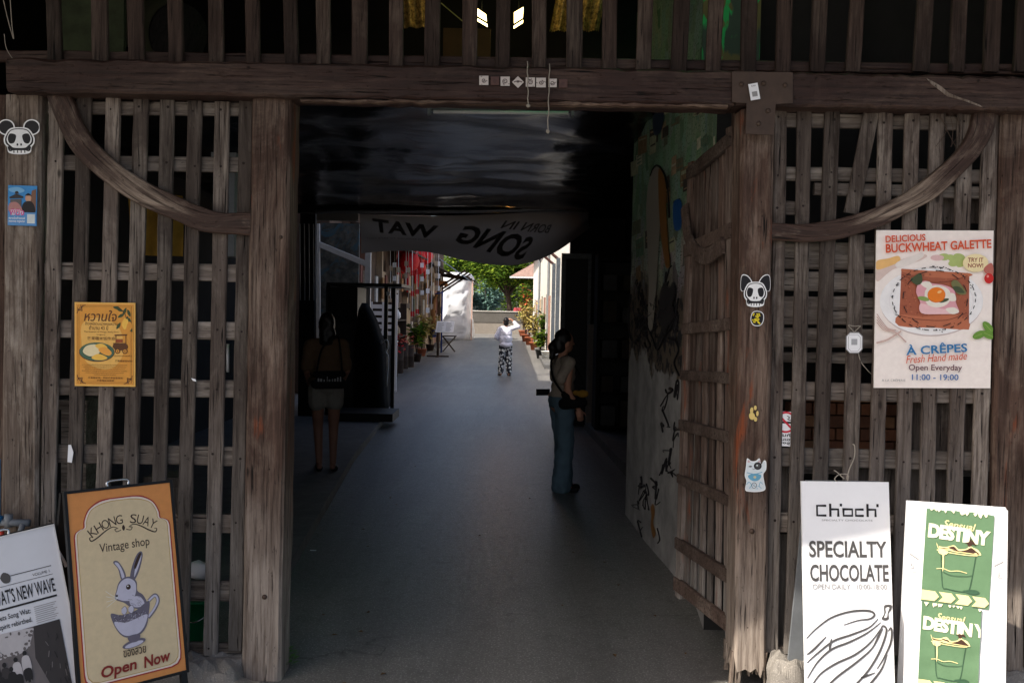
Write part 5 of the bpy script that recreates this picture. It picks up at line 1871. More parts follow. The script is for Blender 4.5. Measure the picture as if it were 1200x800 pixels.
# ------------------------------------------------------------ the alley beyond: shophouses on the shady side
SHOP = flat('old_brown_shopfront', lin(92, 74, 62), .85, .35, scale=2.5)
TAN = flat('tan_boards', lin(176, 156, 132), .8, .2, scale=4)
PINKB = flat('faded_pink_boards', lin(150, 116, 104), .8, .2, scale=4)
DKB = flat('dark_brown_wood', lin(60, 46, 38), .8, .3)
XW = -3.75
t = thing('shophouse', 'old brown shophouse with tan doors on the shady side of the alley', 'building', (XW, 28, 0))
b = MB()
b.box((XW - 5, 14.6, 0), (XW, 46, 5.9))
b.build('front_wall', SHOP, t)
random.seed(61)
for i, (y, wd, h, m, nm) in enumerate(((17.0, .9, 2.6, PINKB, 'door'), (19.2, 1.1, 2.5, DKB, 'door'), (22.0, 1.0, 2.8, TAN, 'door'), (25.2, 1.2, 2.6, DKB, 'door'), (28.5, 1.0, 2.9, TAN, 'door'),
                                       (32, 1.3, 2.7, DKB, 'door'), (35.5, 1.2, 3.0, TAN, 'door'), (39.5, 1.5, 3.0, PINKB, 'door'), (43, 1.6, 2.8, TAN, 'door'))):
    b = MB()
    for k_ in range(3):
        b.box((XW + .004, y + wd * k_ / 3 + .01, .1), (XW + .05, y + wd * (k_ + 1) / 3 - .01, h))
    b.build(nm, m, t)
for y in (16, 18.4, 21.2, 24.2, 27.4, 31, 34.4, 38.2, 42):
    b = MB()
    b.box((XW + .003, y, 0), (XW + .16, y + .2, 4.2))
    b.build('pilaster', random.choice((TAN, PINKB, SHOP)), t)
b = MB()
b.add([(XW, 16, 3.7), (XW + .8, 16, 3.4), (XW + .8, 46, 3.4), (XW, 46, 3.7), (XW, 16, 3.75), (XW + .8, 16, 3.45), (XW + .8, 46, 3.45), (XW, 46, 3.75)],
      [(0, 3, 2, 1), (4, 5, 6, 7), (0, 1, 5, 4), (1, 2, 6, 5), (2, 3, 7, 6)])
b.build('awning', DKB, t)
for y in (40, 42.5, 45):
    b = MB()
    b.tube([(XW, y, 2.6), (XW + 1.5, y, 3.6)], .05, 6)
    b.tube([(XW, y, 3.45), (XW + 1.7, y, 3.25)], .04, 6)
    b.build('awning_bracket', DKB, t)
b = MB()
vs = []
for i in range(24):
    for x, z in ((XW + .4, 4.0), (XW + 1.75, 3.05)):
        vs.append((x, 38 + i * .33, z + .03 * (i % 2)))
b.add(vs, [(2 * i, 2 * i + 1, 2 * i + 3, 2 * i + 2) for i in range(23)])
b.build('tin_awning', GREYM, t)

# white frame gate and mural piece just past the passage
t = thing('steel_gateway', 'white steel frame with a sloping bar beyond the black kiosk', 'frame', (-3.3, 12.4, 0))
for (u0, v0, u1, v1, r, nm) in ((372, 262, 373, 420, .035, 'upright'), (431, 296, 430, 420, .05, 'upright'), (366, 283, 431, 310, .05, 'sloping_bar')):
    b = MB()
    b.board([at(u0, v0, 12.4), at(u1, v1, 12.4)], r * 2, r * 2, jit=.001)
    b.build(nm, WHITEM, t)
b = MB()
A, B = at(374, 440, 13.2), at(421, 262, 13.2)
b.box((A.x, 13.2, 0), (B.x, 13.3, B.z))
mp = NT('mottled_old_wall')
mpc = mp.coord((1, 1, 1), False)
tag(b.build('yard_wall', mp.out(mp.mix(mp.ramp(mp.noise(mpc, 2.2, 5, .7, 1), .52, .6), mp.mix(mp.ramp(mp.noise(mpc, 7, 5, .7), .4, .7), lin(52, 54, 52), lin(100, 98, 90)), lin(56, 84, 96)), .9)),
    'mottled dark wall with blue paint patches behind the white steel frame', 'wall')
b = MB()
b.box((at(350, 400, 10.5).x, 10.5, 0), (at(368, 400, 10.5).x, 10.62, 4.6)).box((-4.2, 10.5, at(300, 240, 10.5).z), (at(372, 400, 10.5).x, 10.62, 4.6))
b.box((-4.2, 10.3, 3.25), (1.9, 10.42, 5.0))
tag(b.build('end_wall', DARK), 'dark wall corner closing the shop side of the passage end', 'wall')
b = MB()
b.board([at(336, 275, 9.6), at(354, 275, 9.6)], .5, .03, nrm=(0, -1, 0)) if False else None
P0, P1 = at(346, 262, 9.5), at(366, 352, 9.5)
for i in range(5):
    x = P0.x + (P1.x - P0.x) * i / 4
    b.tube([(x, 9.5, P0.z), (x + .02, 9.5, P1.z)], .008, 6)
tag(b.build('wire_rack', GREYM), 'thin grey wire rack hanging in the dim shop corner', 'rack')

# black kiosk
t = thing('kiosk', 'black metal kiosk with a thin flat roof standing at the passage end', 'kiosk', (-2.6, 11.2, 0))
y0, y1 = 10.9, 11.9
def px(u, y):
    return at(u, 380, y).x
b = MB()
zr = at(420, 333, y0).z
b.box((px(382, y0), y0, zr - .03), (px(470, y0), y1 + .5, zr + .02))
b.build('flat_roof', BLACK, t)
for u in (384, 452):
    for y in (y0 + .02, y1):
        b = MB()
        x = px(u, y0)
        b.box((x - .03, y - .03, 0), (x + .03, y + .03, zr - .031))
        b.build('post', BLACK, t)
b = MB()
b.box((px(386, y0), y0 + .05, .06), (px(418, y0), y1 - .05, zr - .05))
b.build('cabinet_body', BLACK, t)
b = MB()
b.box((px(418, y0) + .004, y0 + .1, .06), (px(450, y0), y1 - .05, 1.3))
b.build('counter', BLACKCLOTH, t)
b = MB()
b.box((px(385, y0), y0 + .035, .3), (px(386, y0) + .55, y0 + .049, 1.5))
b.build('cabinet_door', flat('dark_grey_door', lin(34, 34, 36), .35, .2), t)
b = MB()
for (u, v) in ((452, 344),):
    c = at(u + 3, v, y0 - .02)
    b.box(c - Vector((.03, .01, .03)), c + Vector((.03, .01, .03)))
b.build('white_switch', WHITE, t)
# black draped clothes on a stand
t = thing('draped_stand', 'black cloth draped over a stand beside the kiosk', 'clothes stand', tuple(gr(438, 487)))
b = MB()
pr = [(355, 424, 431), (364, 420, 436), (376, 418, 442), (392, 416, 447), (402, 414, 451), (412, 415, 452), (440, 415, 453), (465, 414, 454), (483, 413, 455)]
rings = []
for v, u0, u1 in pr:
    A, B = at(u0, v, 10.6), at(u1, v, 10.6)
    c, hw = (A + B) / 2, (B.x - A.x) / 2
    rings.append([c + Vector((hw * math.cos(q) * (1 + .05 * math.sin(q * 7)), .22 * math.sin(q) * min(1, hw / .12) * (1 + .06 * math.sin(q * 5)), 0)) for q in [2 * PI * i / 28 for i in range(28)]])
b.rings(rings)
b.build('cloth', BLACKCLOTH, t, True)
b = MB()
b.tube(smooth_pts([at(446, 402, 10.45), at(453, 398, 10.4), at(455, 406, 10.4), at(452, 412, 10.4), at(455, 420, 10.4), at(453, 452, 10.42)], 4), .012, 6)
b.build('white_cord', WHITE, t, True)
b = MB()
b.box(gr(385, 493, .09) + Vector((0, 0, 0)), gr(385, 493, .09) + Vector((.95, .8, .12)))
tag(b.build('low_platform', BLACK), 'low black platform under the kiosk at the walkway edge', 'platform')

# slotted white shutter
t = thing('slotted_shutter', 'white shutter with rows of dark slots beside the black kiosk', 'shutter', (at(445, 380, 15).x, 15, .6))
A, B = at(433, 408, 15), at(462, 354, 15)
b = MB()
for i in range(7):
    z0 = A.z + (B.z - A.z) * i / 7
    b.box((A.x, 15, z0), (B.x, 15.03, z0 + (B.z - A.z) / 7 * .62))
for x in (A.x, (A.x + B.x) / 2, B.x - .05):
    b.box((x, 14.99, A.z), (x + .05, 15.035, B.z))
b.build('slat_panel', WHITE, t)
b = MB()
b.box((A.x, 15.05, A.z), (B.x, 15.08, B.z))
b.build('backing', DKB, t)
for x in (A.x, B.x - .04):
    b = MB()
    b.box((x, 15, 0), (x + .04, 15.04, A.z))
    b.build('leg', WHITE, t)
b = MB()
A, B = at(462, 420, 15.3), at(466, 345, 15.3)
b.box((A.x, 15.3, 0), (B.x, 15.35, B.z))
tag(b.build('white_plank', WHITE), 'narrow white plank upright beside the slotted shutter', 'plank')

# red lanterns and hanging strings
random.seed(71)
spec = [(456, 300, 10, 25), (466, 303, 13, 26), (478, 306, 14, 24), (487, 301, 12, 27), (498, 300, 10, 28), (470, 313, 8, 27), (490, 313, 9, 26)]
for i, (u, v, r, y) in enumerate(spec):
    c = at(u, v, y)
    R_ = r * (y - CY) / FPX
    t = thing('red_lantern', 'red paper lantern with long tassel in the cluster under the banner edge', 'lantern', tuple(c), 'red lanterns hung over the shady side')
    b = MB()
    b.lathe([(R_ * .35, -R_ * .95), (R_ * .8, -R_ * .6), (R_, 0), (R_ * .8, R_ * .6), (R_ * .35, R_ * .95)], tuple(c), 16)
    b.build('shade', RED, t, True)
    b = MB()
    b.lathe([(R_ * .1, -R_ * 2.6), (R_ * .16, -R_ * 1.4), (R_ * .1, -R_ * .96)], tuple(c), 8)
    b.build('tassel', RED, t, True)
    b = MB()
    b.tube([c + Vector((0, 0, R_ * .96)), c + Vector((0, 0, R_ + .8))], .008, 5)
    b.build('cord', ROPE, t)
for i in range(14):
    u = 448 + i * 5.2 + random.uniform(-2, 2)
    y = random.uniform(19, 28)
    A, B = at(u, 292, y), at(u + random.uniform(-1, 1), random.uniform(335, 372), y)
    t = thing('hanging_chime', 'pale string chime with small tags hanging among the red lanterns', 'chime', tuple(B), 'string chimes hanging by the red lanterns')
    b = MB()
    b.tube([A, B], .008, 5)
    b.build('string', WHITE if i % 3 else ROPE, t)
    b = MB()
    for k_ in range(3):
        c = A.lerp(B, .35 + .3 * k_)
        b.box(c - Vector((.05, .006, .07)), c + Vector((.05, .006, .07)))
    b.build('paper_tag', random.choice((WHITE, TAN, RED, TAN)), t)
# things crowded along the shopfront
cols = [lin(150, 110, 70), lin(110, 60, 52), lin(190, 180, 165), lin(70, 60, 50), lin(120, 90, 60), lin(200, 196, 190), lin(60, 70, 60)]
for i in range(42):
    y = 16.6 + i * .62
    z0 = random.uniform(.7, 2.6)
    t_, w2, h2 = None, random.uniform(.25, .5), random.uniform(.3, .75)
    b = MB()
    x = XW + .18
    b.box((x, y, z0), (x + .04, y + w2, z0 + h2))
    o = b.build('wall_hanging', flat('hanging_%d' % (i % 7), cols[i % 7], .8, .35, scale=14))
    tag(o, 'framed picture or cloth hung on the brown shophouse front', 'wall hanging', 'pictures hung along the brown shophouse front')
t = thing('display_shelf', 'dark wooden display shelf of trinkets against the shophouse front', 'shelf', (XW + .5, 21, 0))
for z in (.5, .95, 1.4):
    b = MB()
    b.box((XW + .2, 20.4, z), (XW + .62, 23.2, z + .04))
    b.build('board', DKB, t)
for y in (20.4, 23.16):
    b = MB()
    b.box((XW + .2, y, .1), (XW + .62, y + .04, 1.9))
    b.build('side_panel', DKB, t)
for i in range(12):
    b = MB()
    z = (.545, .995, 1.445)[i % 3]
    y = 20.6 + (i // 3) * .65
    r = random.uniform(.06, .11)
    b.lathe([(r * .6, 0), (r, .06), (r * .9, .18), (r * .4, .24), (r * .5, .27)], (XW + .42, y, z), 12)
    tag(b.build('trinket_jar', random.choice((RED, TAN, WHITE, PINKB)), smooth=True), 'small jar on the dark trinket shelf at the shophouse front', 'jar', 'jars on the trinket shelf')
# bamboo vases with flowers
for i, (u, v, h) in enumerate(((459, 441, .75), (466, 437, .68), (472, 432, .7), (479, 430, .62))):
    p = gr(u, v, .1)
    t = thing('bamboo_vase', 'tall dark bamboo vase with drooping red flowers at the kerb', 'vase', tuple(p), 'bamboo vases along the kerb')
    b = MB()
    b.lathe([(.14, 0), (.15, .02), (.145, h * .48), (.158, h * .5), (.145, h * .52), (.15, h), (.12, h), (.11, h - .1)], tuple(p), 14)
    b.build('body', DKB, t, True)
    b = MB()
    for k_ in range(26):
        a0 = random.uniform(0, 2 * PI)
        q = p + Vector((math.cos(a0) * random.uniform(0, .22), math.sin(a0) * .2, h + random.uniform(-.15, .3)))
        b.leaf(q, (math.cos(a0), math.sin(a0), random.uniform(-.6, .6)), (0, 0, 1), .13, .08)
    b.build('flowers', RED if i < 2 else flat('coral_flower', lin(206, 96, 70), .6, .3), t)

LEAFM = NT('leaf_mix')
lat = LEAFM.n('Attribute', attribute_name='rnd').outputs['Fac']
lcol = LEAFM.n('ValToRGB', Fac=lat)
e = lcol.color_ramp.elements
e[0].position, e[0].color = 0, lin(38, 58, 26)
e[1].position, e[1].color = 1, lin(146, 166, 58)
x = lcol.color_ramp.elements.new(.55)
x.color = lin(82, 112, 42)
l1 = LEAFM.n('BsdfDiffuse', Color=lcol.outputs[0])
l2 = LEAFM.n('BsdfTranslucent', Color=lcol.outputs[0])
l3 = LEAFM.n('MixShader', i0=.45, i1=l1.outputs[0], i2=l2.outputs[0])
LEAFM.t.links.new(l3.outputs[0], LEAFM.t.nodes['Material Output'].inputs[0])
LEAFM = LEAFM.m


def plant(name, label, p, h, spread, nst, nlf, L, pot=None, group=None, mat=None, flower=None, drop=.2):
    t = thing(name, label, 'plant', tuple(p), group)
    p = Vector(p)
    z0 = 0
    if pot:
        r, ph, pm = pot
        b = MB()
        b.lathe([(r * .7, 0), (r, ph * .9), (r * 1.1, ph * .9), (r * 1.1, ph), (r * .9, ph), (r * .8, ph * .85), (.001, ph * .84)], tuple(p), 16)
        b.build('pot', pm, t, True)
        z0 = ph * .85
    s_, l_, f_ = MB(), MB(), MB()
    for i in range(nst):
        a0 = random.uniform(0, 2 * PI)
        rr = random.uniform(.1, 1) * spread
        hh = h * random.uniform(.6, 1)
        tip = p + Vector((math.cos(a0) * rr, math.sin(a0) * rr, z0 + hh))
        mid = p + Vector((math.cos(a0) * rr * .35, math.sin(a0) * rr * .35, z0 + hh * .6))
        pts = smooth_pts([p + Vector((0, 0, z0 - .02)), mid, tip], 4)
        s_.tube(pts, [.012, .005], 5)
        for k_ in range(nlf):
            q = pts[random.randrange(len(pts) // 3, len(pts))]
            a1 = random.uniform(0, 2 * PI)
            (f_ if flower and random.random() < .4 and k_ % 2 else l_).leaf(q, (math.cos(a1), math.sin(a1), random.uniform(-.5, .9) - drop), (random.gauss(0, .3), random.gauss(0, .3), 1), L * random.uniform(.6, 1.2), L * .45)
    s_.build('stems', DKB, t)
    l_.build('leaves', mat or LEAFM, t)
    if flower and f_.v:
        f_.build('flowers', flower, t)
    return t


TERRA = flat('terracotta', lin(160, 92, 64), .8, .2)
YG = flat('straw_leaf', lin(168, 152, 86), .7, .3)
plant('potted_plant', 'spiky green plant beside the bamboo vases at the shophouse front', gr(488, 424, .1), 1.0, .35, 14, 9, .3, (.16, .25, DKB), 'potted plants on the shady side', None)
plant('potted_plant', 'dry yellowish plant in a pot near the menu stand', gr(494, 417, .1), 1.2, .35, 16, 9, .26, (.17, .25, TERRA), 'potted plants on the shady side', YG)
plant('potted_plant', 'bushy pale plant between the menu stand and the shophouse', gr(504, 411, .1), 1.1, .4, 16, 9, .24, (.17, .25, DKB), 'potted plants on the shady side', YG)
# menu stand
p = gr(513, 418, 0)
t = thing('menu_stand', 'wooden stand holding a slanted white menu sheet before the tarpaulin', 'stand', tuple(p))
zt = 1.0
b = MB()
b.tube([p, p + Vector((0, 0, zt * .95))], .045, 8)
b.build('post', DKB, t, True)
b = MB()
b.box(p + Vector((-.4, -.06, 0)), p + Vector((.4, .06, .05)))
b.box(p + Vector((-.06, -.35, .002)), p + Vector((.06, -.062, .048)))
b.build('foot', DKB, t)
Mx = Matrix.Translation(p + Vector((.25, 0, zt + .1))) @ Matrix.Rotation(-.15, 4, 'Z') @ Matrix.Rotation(math.radians(-35), 4, 'X')
b = MB()
b.box((-.33, -.015, -.24), (.33, .015, .24), M=Mx)
b.build('board', WHITE, t)
b = MB()
for i in range(9):
    for s_ in (-1, 1):
        b.box((s_ * .16 - .12, -.02, -.19 + i * .044), (s_ * .16 + random.uniform(.03, .12), -.016, -.18 + i * .044), M=Mx)
b.build('printed_lines', INKL, t)
for (u, v, y) in ((533, 392, 36),):
    q = gr(526, 412, 0)
    t = thing('folding_stool', 'thin brown folding stool between the menu stand and the tarpaulin', 'stool', tuple(q))
    b = MB()
    b.box(q + Vector((-.3, -.2, .62)), q + Vector((.3, .2, .66)))
    b.build('seat', DKB, t)
    for s_ in (-1, 1):
        b = MB()
        b.tube([q + Vector((-.25, s_ * .17, 0)), q + Vector((.25, s_ * .17, .62))], .02, 6)
        b.tube([q + Vector((.25, s_ * .19, 0)), q + Vector((-.25, s_ * .19, .62))], .02, 6)
        b.build('crossed_legs', DKB, t)
# blue pole with scarf
p = gr(517, 413, 0)
t = thing('flag_pole', 'blue pole with brown and blue cloth hanging from its arm', 'pole', tuple(p))
BLUEP = flat('blue_paint', lin(36, 62, 130), .5, .2)
zt = at(517, 341, p.y).z
b = MB()
b.tube([p, (p.x, p.y, zt)], .035, 8)
b.tube([(p.x, p.y, zt - .06), (p.x - .28, p.y, zt - .12)], .025, 8)
b.build('pole', BLUEP, t, True)
b = MB()
pts = smooth_pts([(p.x - .22, p.y, zt - .14), (p.x - .33, p.y, zt - .5), (p.x - .35, p.y, zt - 1.1), (p.x - .32, p.y, zt - 1.5)], 5)
b.tube(pts, [.05, .13], 10)
b.build('cloth', flat('brown_cloth', lin(130, 88, 50), .8, .3), t, True)
b = MB()
b.tube([(p.x - .325, p.y, zt - 1.505), (p.x - .32, p.y, zt - 1.85)], [.13, .11], 10)
b.build('cloth_end', BLUEP, t, True)
b = MB()
A, B = at(510, 335, 40), at(521, 329, 40)
b.box((A.x, 40, A.z), (B.x + .15, 40.05, B.z))
tag(b.build('wooden_sign', flat('orange_wood', lin(170, 120, 80), .8, .2)), 'small blank wooden sign projecting above the blue pole', 'sign')

# white tarpaulin stack
t = thing('covered_stack', 'tall stack wrapped in a wrinkled white tarpaulin at the alley end', 'tarpaulin', (-3.4, 50, 0))
b = MB()
rings = []
nz, nk = 30, 56
for j in range(nz + 1):
    f = j / nz
    z = 3.75 * f
    hw, hd = .92 - .12 * f + .05 * math.sin(f * 9), 1.6
    if j == nz:
        hw, hd, z = hw * .85, hd * .9, z + .06
    R_ = []
    for k_ in range(nk):
        q = 2 * PI * k_ / nk
        c_, s_ = math.cos(q), math.sin(q)
        x = hw * math.copysign(abs(c_) ** .45, c_)
        y = hd * math.copysign(abs(s_) ** .45, s_)
        v = Vector((x * 1.6 + f * 3, y * 1.2, z * 1.5 - x * 2.0))
        k2 = .13 * noise.noise(v * 1.3) + .06 * noise.noise(v * 3.5) - .10 * abs(noise.noise(v * 2.1))
        R_.append(Vector((-3.2 + x * (1 + k2), 50 + y * (1 + k2 * .6), z)))
    rings.append(R_)
b.rings(rings)
b.build('tarpaulin', flat('white_tarpaulin', lin(222, 224, 230), .45, .05), t, True)
b = MB()
b.board([(-2.32, 48.6, 0), (-2.30, 48.6, 3.4)], .07, .07, jit=.002)
b.build('corner_batten', flat('pink_batten', lin(206, 170, 156), .7), t)

# ------------------------------------------------------------ sunny side of the alley
t = thing('white_house', 'long old white plastered house wall in sun on the far side of the alley', 'building', (1.5, 40, 0))
b = MB()
b.box((1.35, 25, 0), (6, 58, 5.2))
b.build('wall', PLASTER, t)
for y in (29, 34, 40, 47):
    b = MB()
    b.box((1.30, y, .12), (1.348, y + 1.1, 2.3))
    b.build('door', random.choice((TAN, PINKB)), t)
for y in (31.5, 37.5, 44, 51):
    b = MB()
    b.box((1.31, y, 1.3), (1.348, y + 1.0, 2.4))
    b.build('window', flat('grey_shutter', lin(140, 136, 124), .7), t)
b = MB()
b.add([(1.35, 24.8, 5.2), (.75, 24.8, 4.9), (.75, 58.2, 4.9), (1.35, 58.2, 5.2), (1.35, 24.8, 5.26), (.75, 24.8, 4.96), (.75, 58.2, 4.96), (1.35, 58.2, 5.26)],
      [(0, 3, 2, 1), (4, 5, 6, 7), (0, 1, 5, 4), (1, 2, 6, 5), (2, 3, 7, 6)])
b.build('eave', flat('pale_red_tin', lin(190, 128, 118), .6, .2), t)
b = MB()
for y in (30, 42):
    b.tube([(1.3, y, 0), (1.3, y, 5)], .05, 8)
b.build('drainpipe', GREYM, t)
for k_, y in enumerate((20.0, 23.0)):
    t = thing('steel_post', ('grey steel post with flaking white paint nearer the woman with the ponytail', 'thin grey steel post against the sunny white wall')[k_], 'post', (1.1, y, 0), 'grey steel posts on the sunny side')
    u0 = (650, 651)[k_]
    x = at(653 - 5 * k_, 370, y).x
    b = MB()
    b.box((x - .05, y - .05, 0), (x + .05, y + .05, 3.15))
    b.build('shaft', flat('dark_grey_steel', lin(86, 92, 98), .5, .3, scale=12), t)
    b = MB()
    b.tube([(x, y + .03, 3.12), (x - .75, y + .1, 3.75)], .045, 6)
    b.build('strut', flat('red_brown_strut', lin(80, 52, 46), .7), t)
b = MB()
x0, x1, zf = at(657, 370, 10.2).x, at(692, 370, 10.2).x, at(675, 303, 10.2).z
b = MB()
b.box((x0, 10.2, 0), (x0 + .07, 10.27, zf)).box((x0, 10.195, zf), (x1, 10.275, zf + .08)).box((x1 - .05, 10.2, 0), (x1, 10.27, zf))
b2 = thing('door_frame', 'grey steel door frame with a black board behind the woman with the ponytail', 'frame', (x0, 10.2, 0))
b.build('frame', flat('flaking_grey_frame', lin(110, 114, 116), .5, .45, scale=16), b2)
b = MB()
b.box((x0 + .071, 10.22, 0), (x1 - .051, 10.25, zf - .002))
b.build('board', BLACK, b2)
# plants and furniture on the sunny kerb
random.seed(81)
ORF = flat('orange_bloom', lin(226, 110, 70), .6, .2)
WPOT, BPOT, RPOT = flat('white_pot', lin(214, 214, 210), .5), flat('black_pot', lin(30, 32, 30), .5), TERRA
for (u, v, h, sp, pot, lab, fl, mt) in ((633, 420, .75, .28, (.17, .34, BPOT), 'leafy plant in a black pot nearest on the sunny kerb', None, None),
                                        (626, 410, 1.3, .35, (.2, .35, RPOT), 'tall thin plant behind the brown stool on the sunny kerb', None, YG),
                                        (620, 404, 1.9, .5, (.22, .4, RPOT), 'wispy tall shrub against the white wall on the sunny kerb', None, YG),
                                        (616, 400, 1.7, .6, (.25, .4, RPOT), 'broad yellow green shrub near the red cloth on the sunny kerb', None, YG),
                                        (636, 414, 1.5, .3, (.2, .35, WPOT), 'slender green plant in a white pot by the steel posts', None, None),
                                        (613, 394, 3.2, .7, (.3, .4, RPOT), 'tall dark shrub with orange blossom at the alley end', ORF, None)):
    p = gr(u, v, .0)
    plant('potted_plant', lab, p, h, sp, 26, 12, .2 if v > 398 else .34, pot, 'potted plants on the sunny kerb', mt, fl)
p = gr(628, 409, 0)
t = thing('stool', 'small brown wooden stool on the sunny kerb among the pots', 'stool', tuple(p))
b = MB()
b.box(p + Vector((-.25, -.2, .42)), p + Vector((.25, .2, .48)))
b.build('seat', TERRA, t)
for sx in (-1, 1):
    for sy in (-1, 1):
        b = MB()
        b.box(p + Vector((sx * .2 - .03, sy * .16 - .03, 0)), p + Vector((sx * .2 + .03, sy * .16 + .03, .419)))
        b.build('leg', TERRA, t)
p = gr(641, 424, 0)
t = thing('white_tub', 'white plastic tub on the ground beside the black plant pot', 'tub', tuple(p))
b = MB()
b.lathe([(.16, 0), (.2, .36), (.215, .36), (.215, .38), (.19, .38), (.15, .03), (.001, .025)], tuple(p), 18)
b.build('body', WPOT, t, True)
b = MB()
b.tube(smooth_pts([p + Vector((-.2, 0, .34)), p + Vector((-.12, -.16, .22)), p + Vector((.1, -.18, .2)), p + Vector((.2, 0, .34))], 5), .008, 6)
b.build('bail_handle', GREYM, t, True)
p = gr(606, 391, 0)
t = thing('red_flag', 'upright faded red cloth flag on a stand before the low end wall', 'flag', tuple(p))
b = MB()
vs = []
for j in range(13):
    for i in range(7):
        f = j / 12
        ww = .26 + .12 * math.sin(f * PI)
        vs.append((p.x + (i / 6 - .5) * 2 * ww, p.y + .05 * math.sin(i * 1.3 + f * 3), p.z + .35 + 1.55 * f))
b.add(vs, [(j * 7 + i, j * 7 + i + 1, (j + 1) * 7 + i + 1, (j + 1) * 7 + i) for j in range(12) for i in range(6)])
b.build('cloth', flat('faded_red_cloth', lin(176, 74, 78), .8, .2), t, True)
b = MB()
b.tube([p, p + Vector((0, .06, 1.95))], .03, 8)
b.lathe([(.25, 0), (.22, .08), (.04, .1)], tuple(p), 14)
b.build('stand', GREYM, t, True)

# end wall, trees, house, far side
t = thing('parapet_wall', 'low concrete wall with a dark upper band closing the alley end', 'wall', (-1.5, 62.5, 0))
b = MB()
b.box((-9, 62.4, 0), (1.6, 62.8, .82))
b.build('lower_course', concrete('beige_block', lin(132, 124, 114), lin(152, 144, 134), .3), t)
b = MB()
b.box((-9, 62.36, .82), (1.6, 62.84, 1.58))
b.build('upper_band', concrete('dark_block', lin(84, 80, 74), lin(104, 100, 94), .3), t)
b = MB()
b.box((-9, 62.3, 1.58), (1.6, 62.9, 1.64))
b.build('coping', concrete('pale_coping', lin(190, 186, 176), lin(210, 206, 198), .2), t)
t = thing('tiled_house', 'house with a weathered pinkish tiled roof beyond the white wall', 'building', (2.5, 66, 0))
b = MB()
b.box((1.7, 63.5, 0), (8, 72, 4.6))
b.build('wall', PLASTER, t)
b = MB()
b.add([(-.2, 62.9, 4.15), (-.2, 72.5, 4.15), (4.5, 67.7, 7.0), (9, 72.5, 4.15), (9, 62.9, 4.15), (2.6, 66, 5.9)],
      [(0, 4, 5), (0, 5, 1), (5, 4, 2), (1, 5, 2), (2, 4, 3), (1, 2, 3), (0, 1, 3, 4)])
b.build('roof', flat('pink_tiles', lin(146, 120, 110), .8, .4, scale=6), t)
b = MB()
b.box((-.25, 62.86, 4.02), (9, 62.96, 4.14))
b.build('fascia', WHITEM, t)


def tree(name, label, base, h, crown, rad, n, L, seed, group='trees beyond the low end wall', mat=None):
    random.seed(seed)
    t = thing(name, label, 'tree', tuple(base), group)
    base = Vector(base)
    b = MB()
    cc = base + Vector(crown)
    top = base + Vector((crown[0] * .5, crown[1] * .5, h * .5))
    b.tube(smooth_pts([base, base.lerp(top, .5) + Vector((.1, 0, 0)), top], 4), [.28, .16], 9)
    b.build('trunk', DKB, t, True)
    tips = []
    b = MB()
    for i in range(34):
        d = Vector((random.gauss(0, 1), random.gauss(0, 1), random.gauss(0, .8))).normalized()
        tip = cc + Vector((d.x * rad[0], d.y * rad[1], d.z * rad[2])) * random.uniform(.35, 1.0)
        tips.append(tip)
        if i < 14:
            b.tube(smooth_pts([top - Vector((0, 0, .3)), top.lerp(tip, .5) + Vector((0, 0, .2)), tip], 4), [.1, .02], 6)
    b.build('limbs', DKB, t, True)
    b = MB()
    for i in range(n):
        tip = random.choice(tips)
        r = rad[0] * .30
        q = tip + Vector((random.gauss(0, r * .55), random.gauss(0, r * .55), random.gauss(0, r * .42)))
        a0 = random.uniform(0, 2 * PI)
        b.leaf(q, (math.cos(a0), math.sin(a0), random.uniform(-.7, .4)), (random.gauss(0, .4), random.gauss(0, .4), 1), L * random.uniform(.6, 1.3), L * .55, 0, min(1, max(0, random.gauss(.5, .28))))
    b.build('crown', mat or LEAFM, t)
    return t


tree('leafy_tree', 'large sunlit yellow green tree overhanging the low end wall', (-.2, 67, 0), 6, (-.4, 0, 4.5), (2.6, 2.4, 2.0), 6500, .34, 5)
tree('leafy_tree', 'darker tree rising behind the white tarpaulin', (-4.0, 71, 0), 7, (0, 0, 5.4), (2.4, 2.2, 2.4), 5500, .36, 6)
tree('leafy_tree', 'pale blue green tree far across the water beyond the low wall', (-3.3, 118, -1), 6, (0, 0, 3.6), (2.4, 2.2, 2.6), 3000, .5, 9, mat=flat('hazy_leaf', lin(98, 128, 118), .8, .3))
tree('leafy_tree', 'tall tree behind the tiled house roof', (5.5, 80, 0), 8, (-1.5, 0, 7), (4, 3, 3), 5000, .45, 12)
tree('leafy_tree', 'broad tree filling the gap above the low wall in the distance', (1.5, 130, -1), 7, (0, 0, 5.5), (7, 3, 3.6), 5000, .6, 15)
t = thing('river_house', 'pale riverside house with a dark window glimpsed beside the tarpaulin', 'building', (-8, 112, 0))
b = MB()
b.box((-12, 112, -1), (-5.4, 118, 4.5))
b.build('wall', WHITE, t)
b = MB()
b.box((-6.8, 111.9, 1.7), (-5.9, 111.99, 3.4))
b.build('window', DKB, t)
random.seed(91)
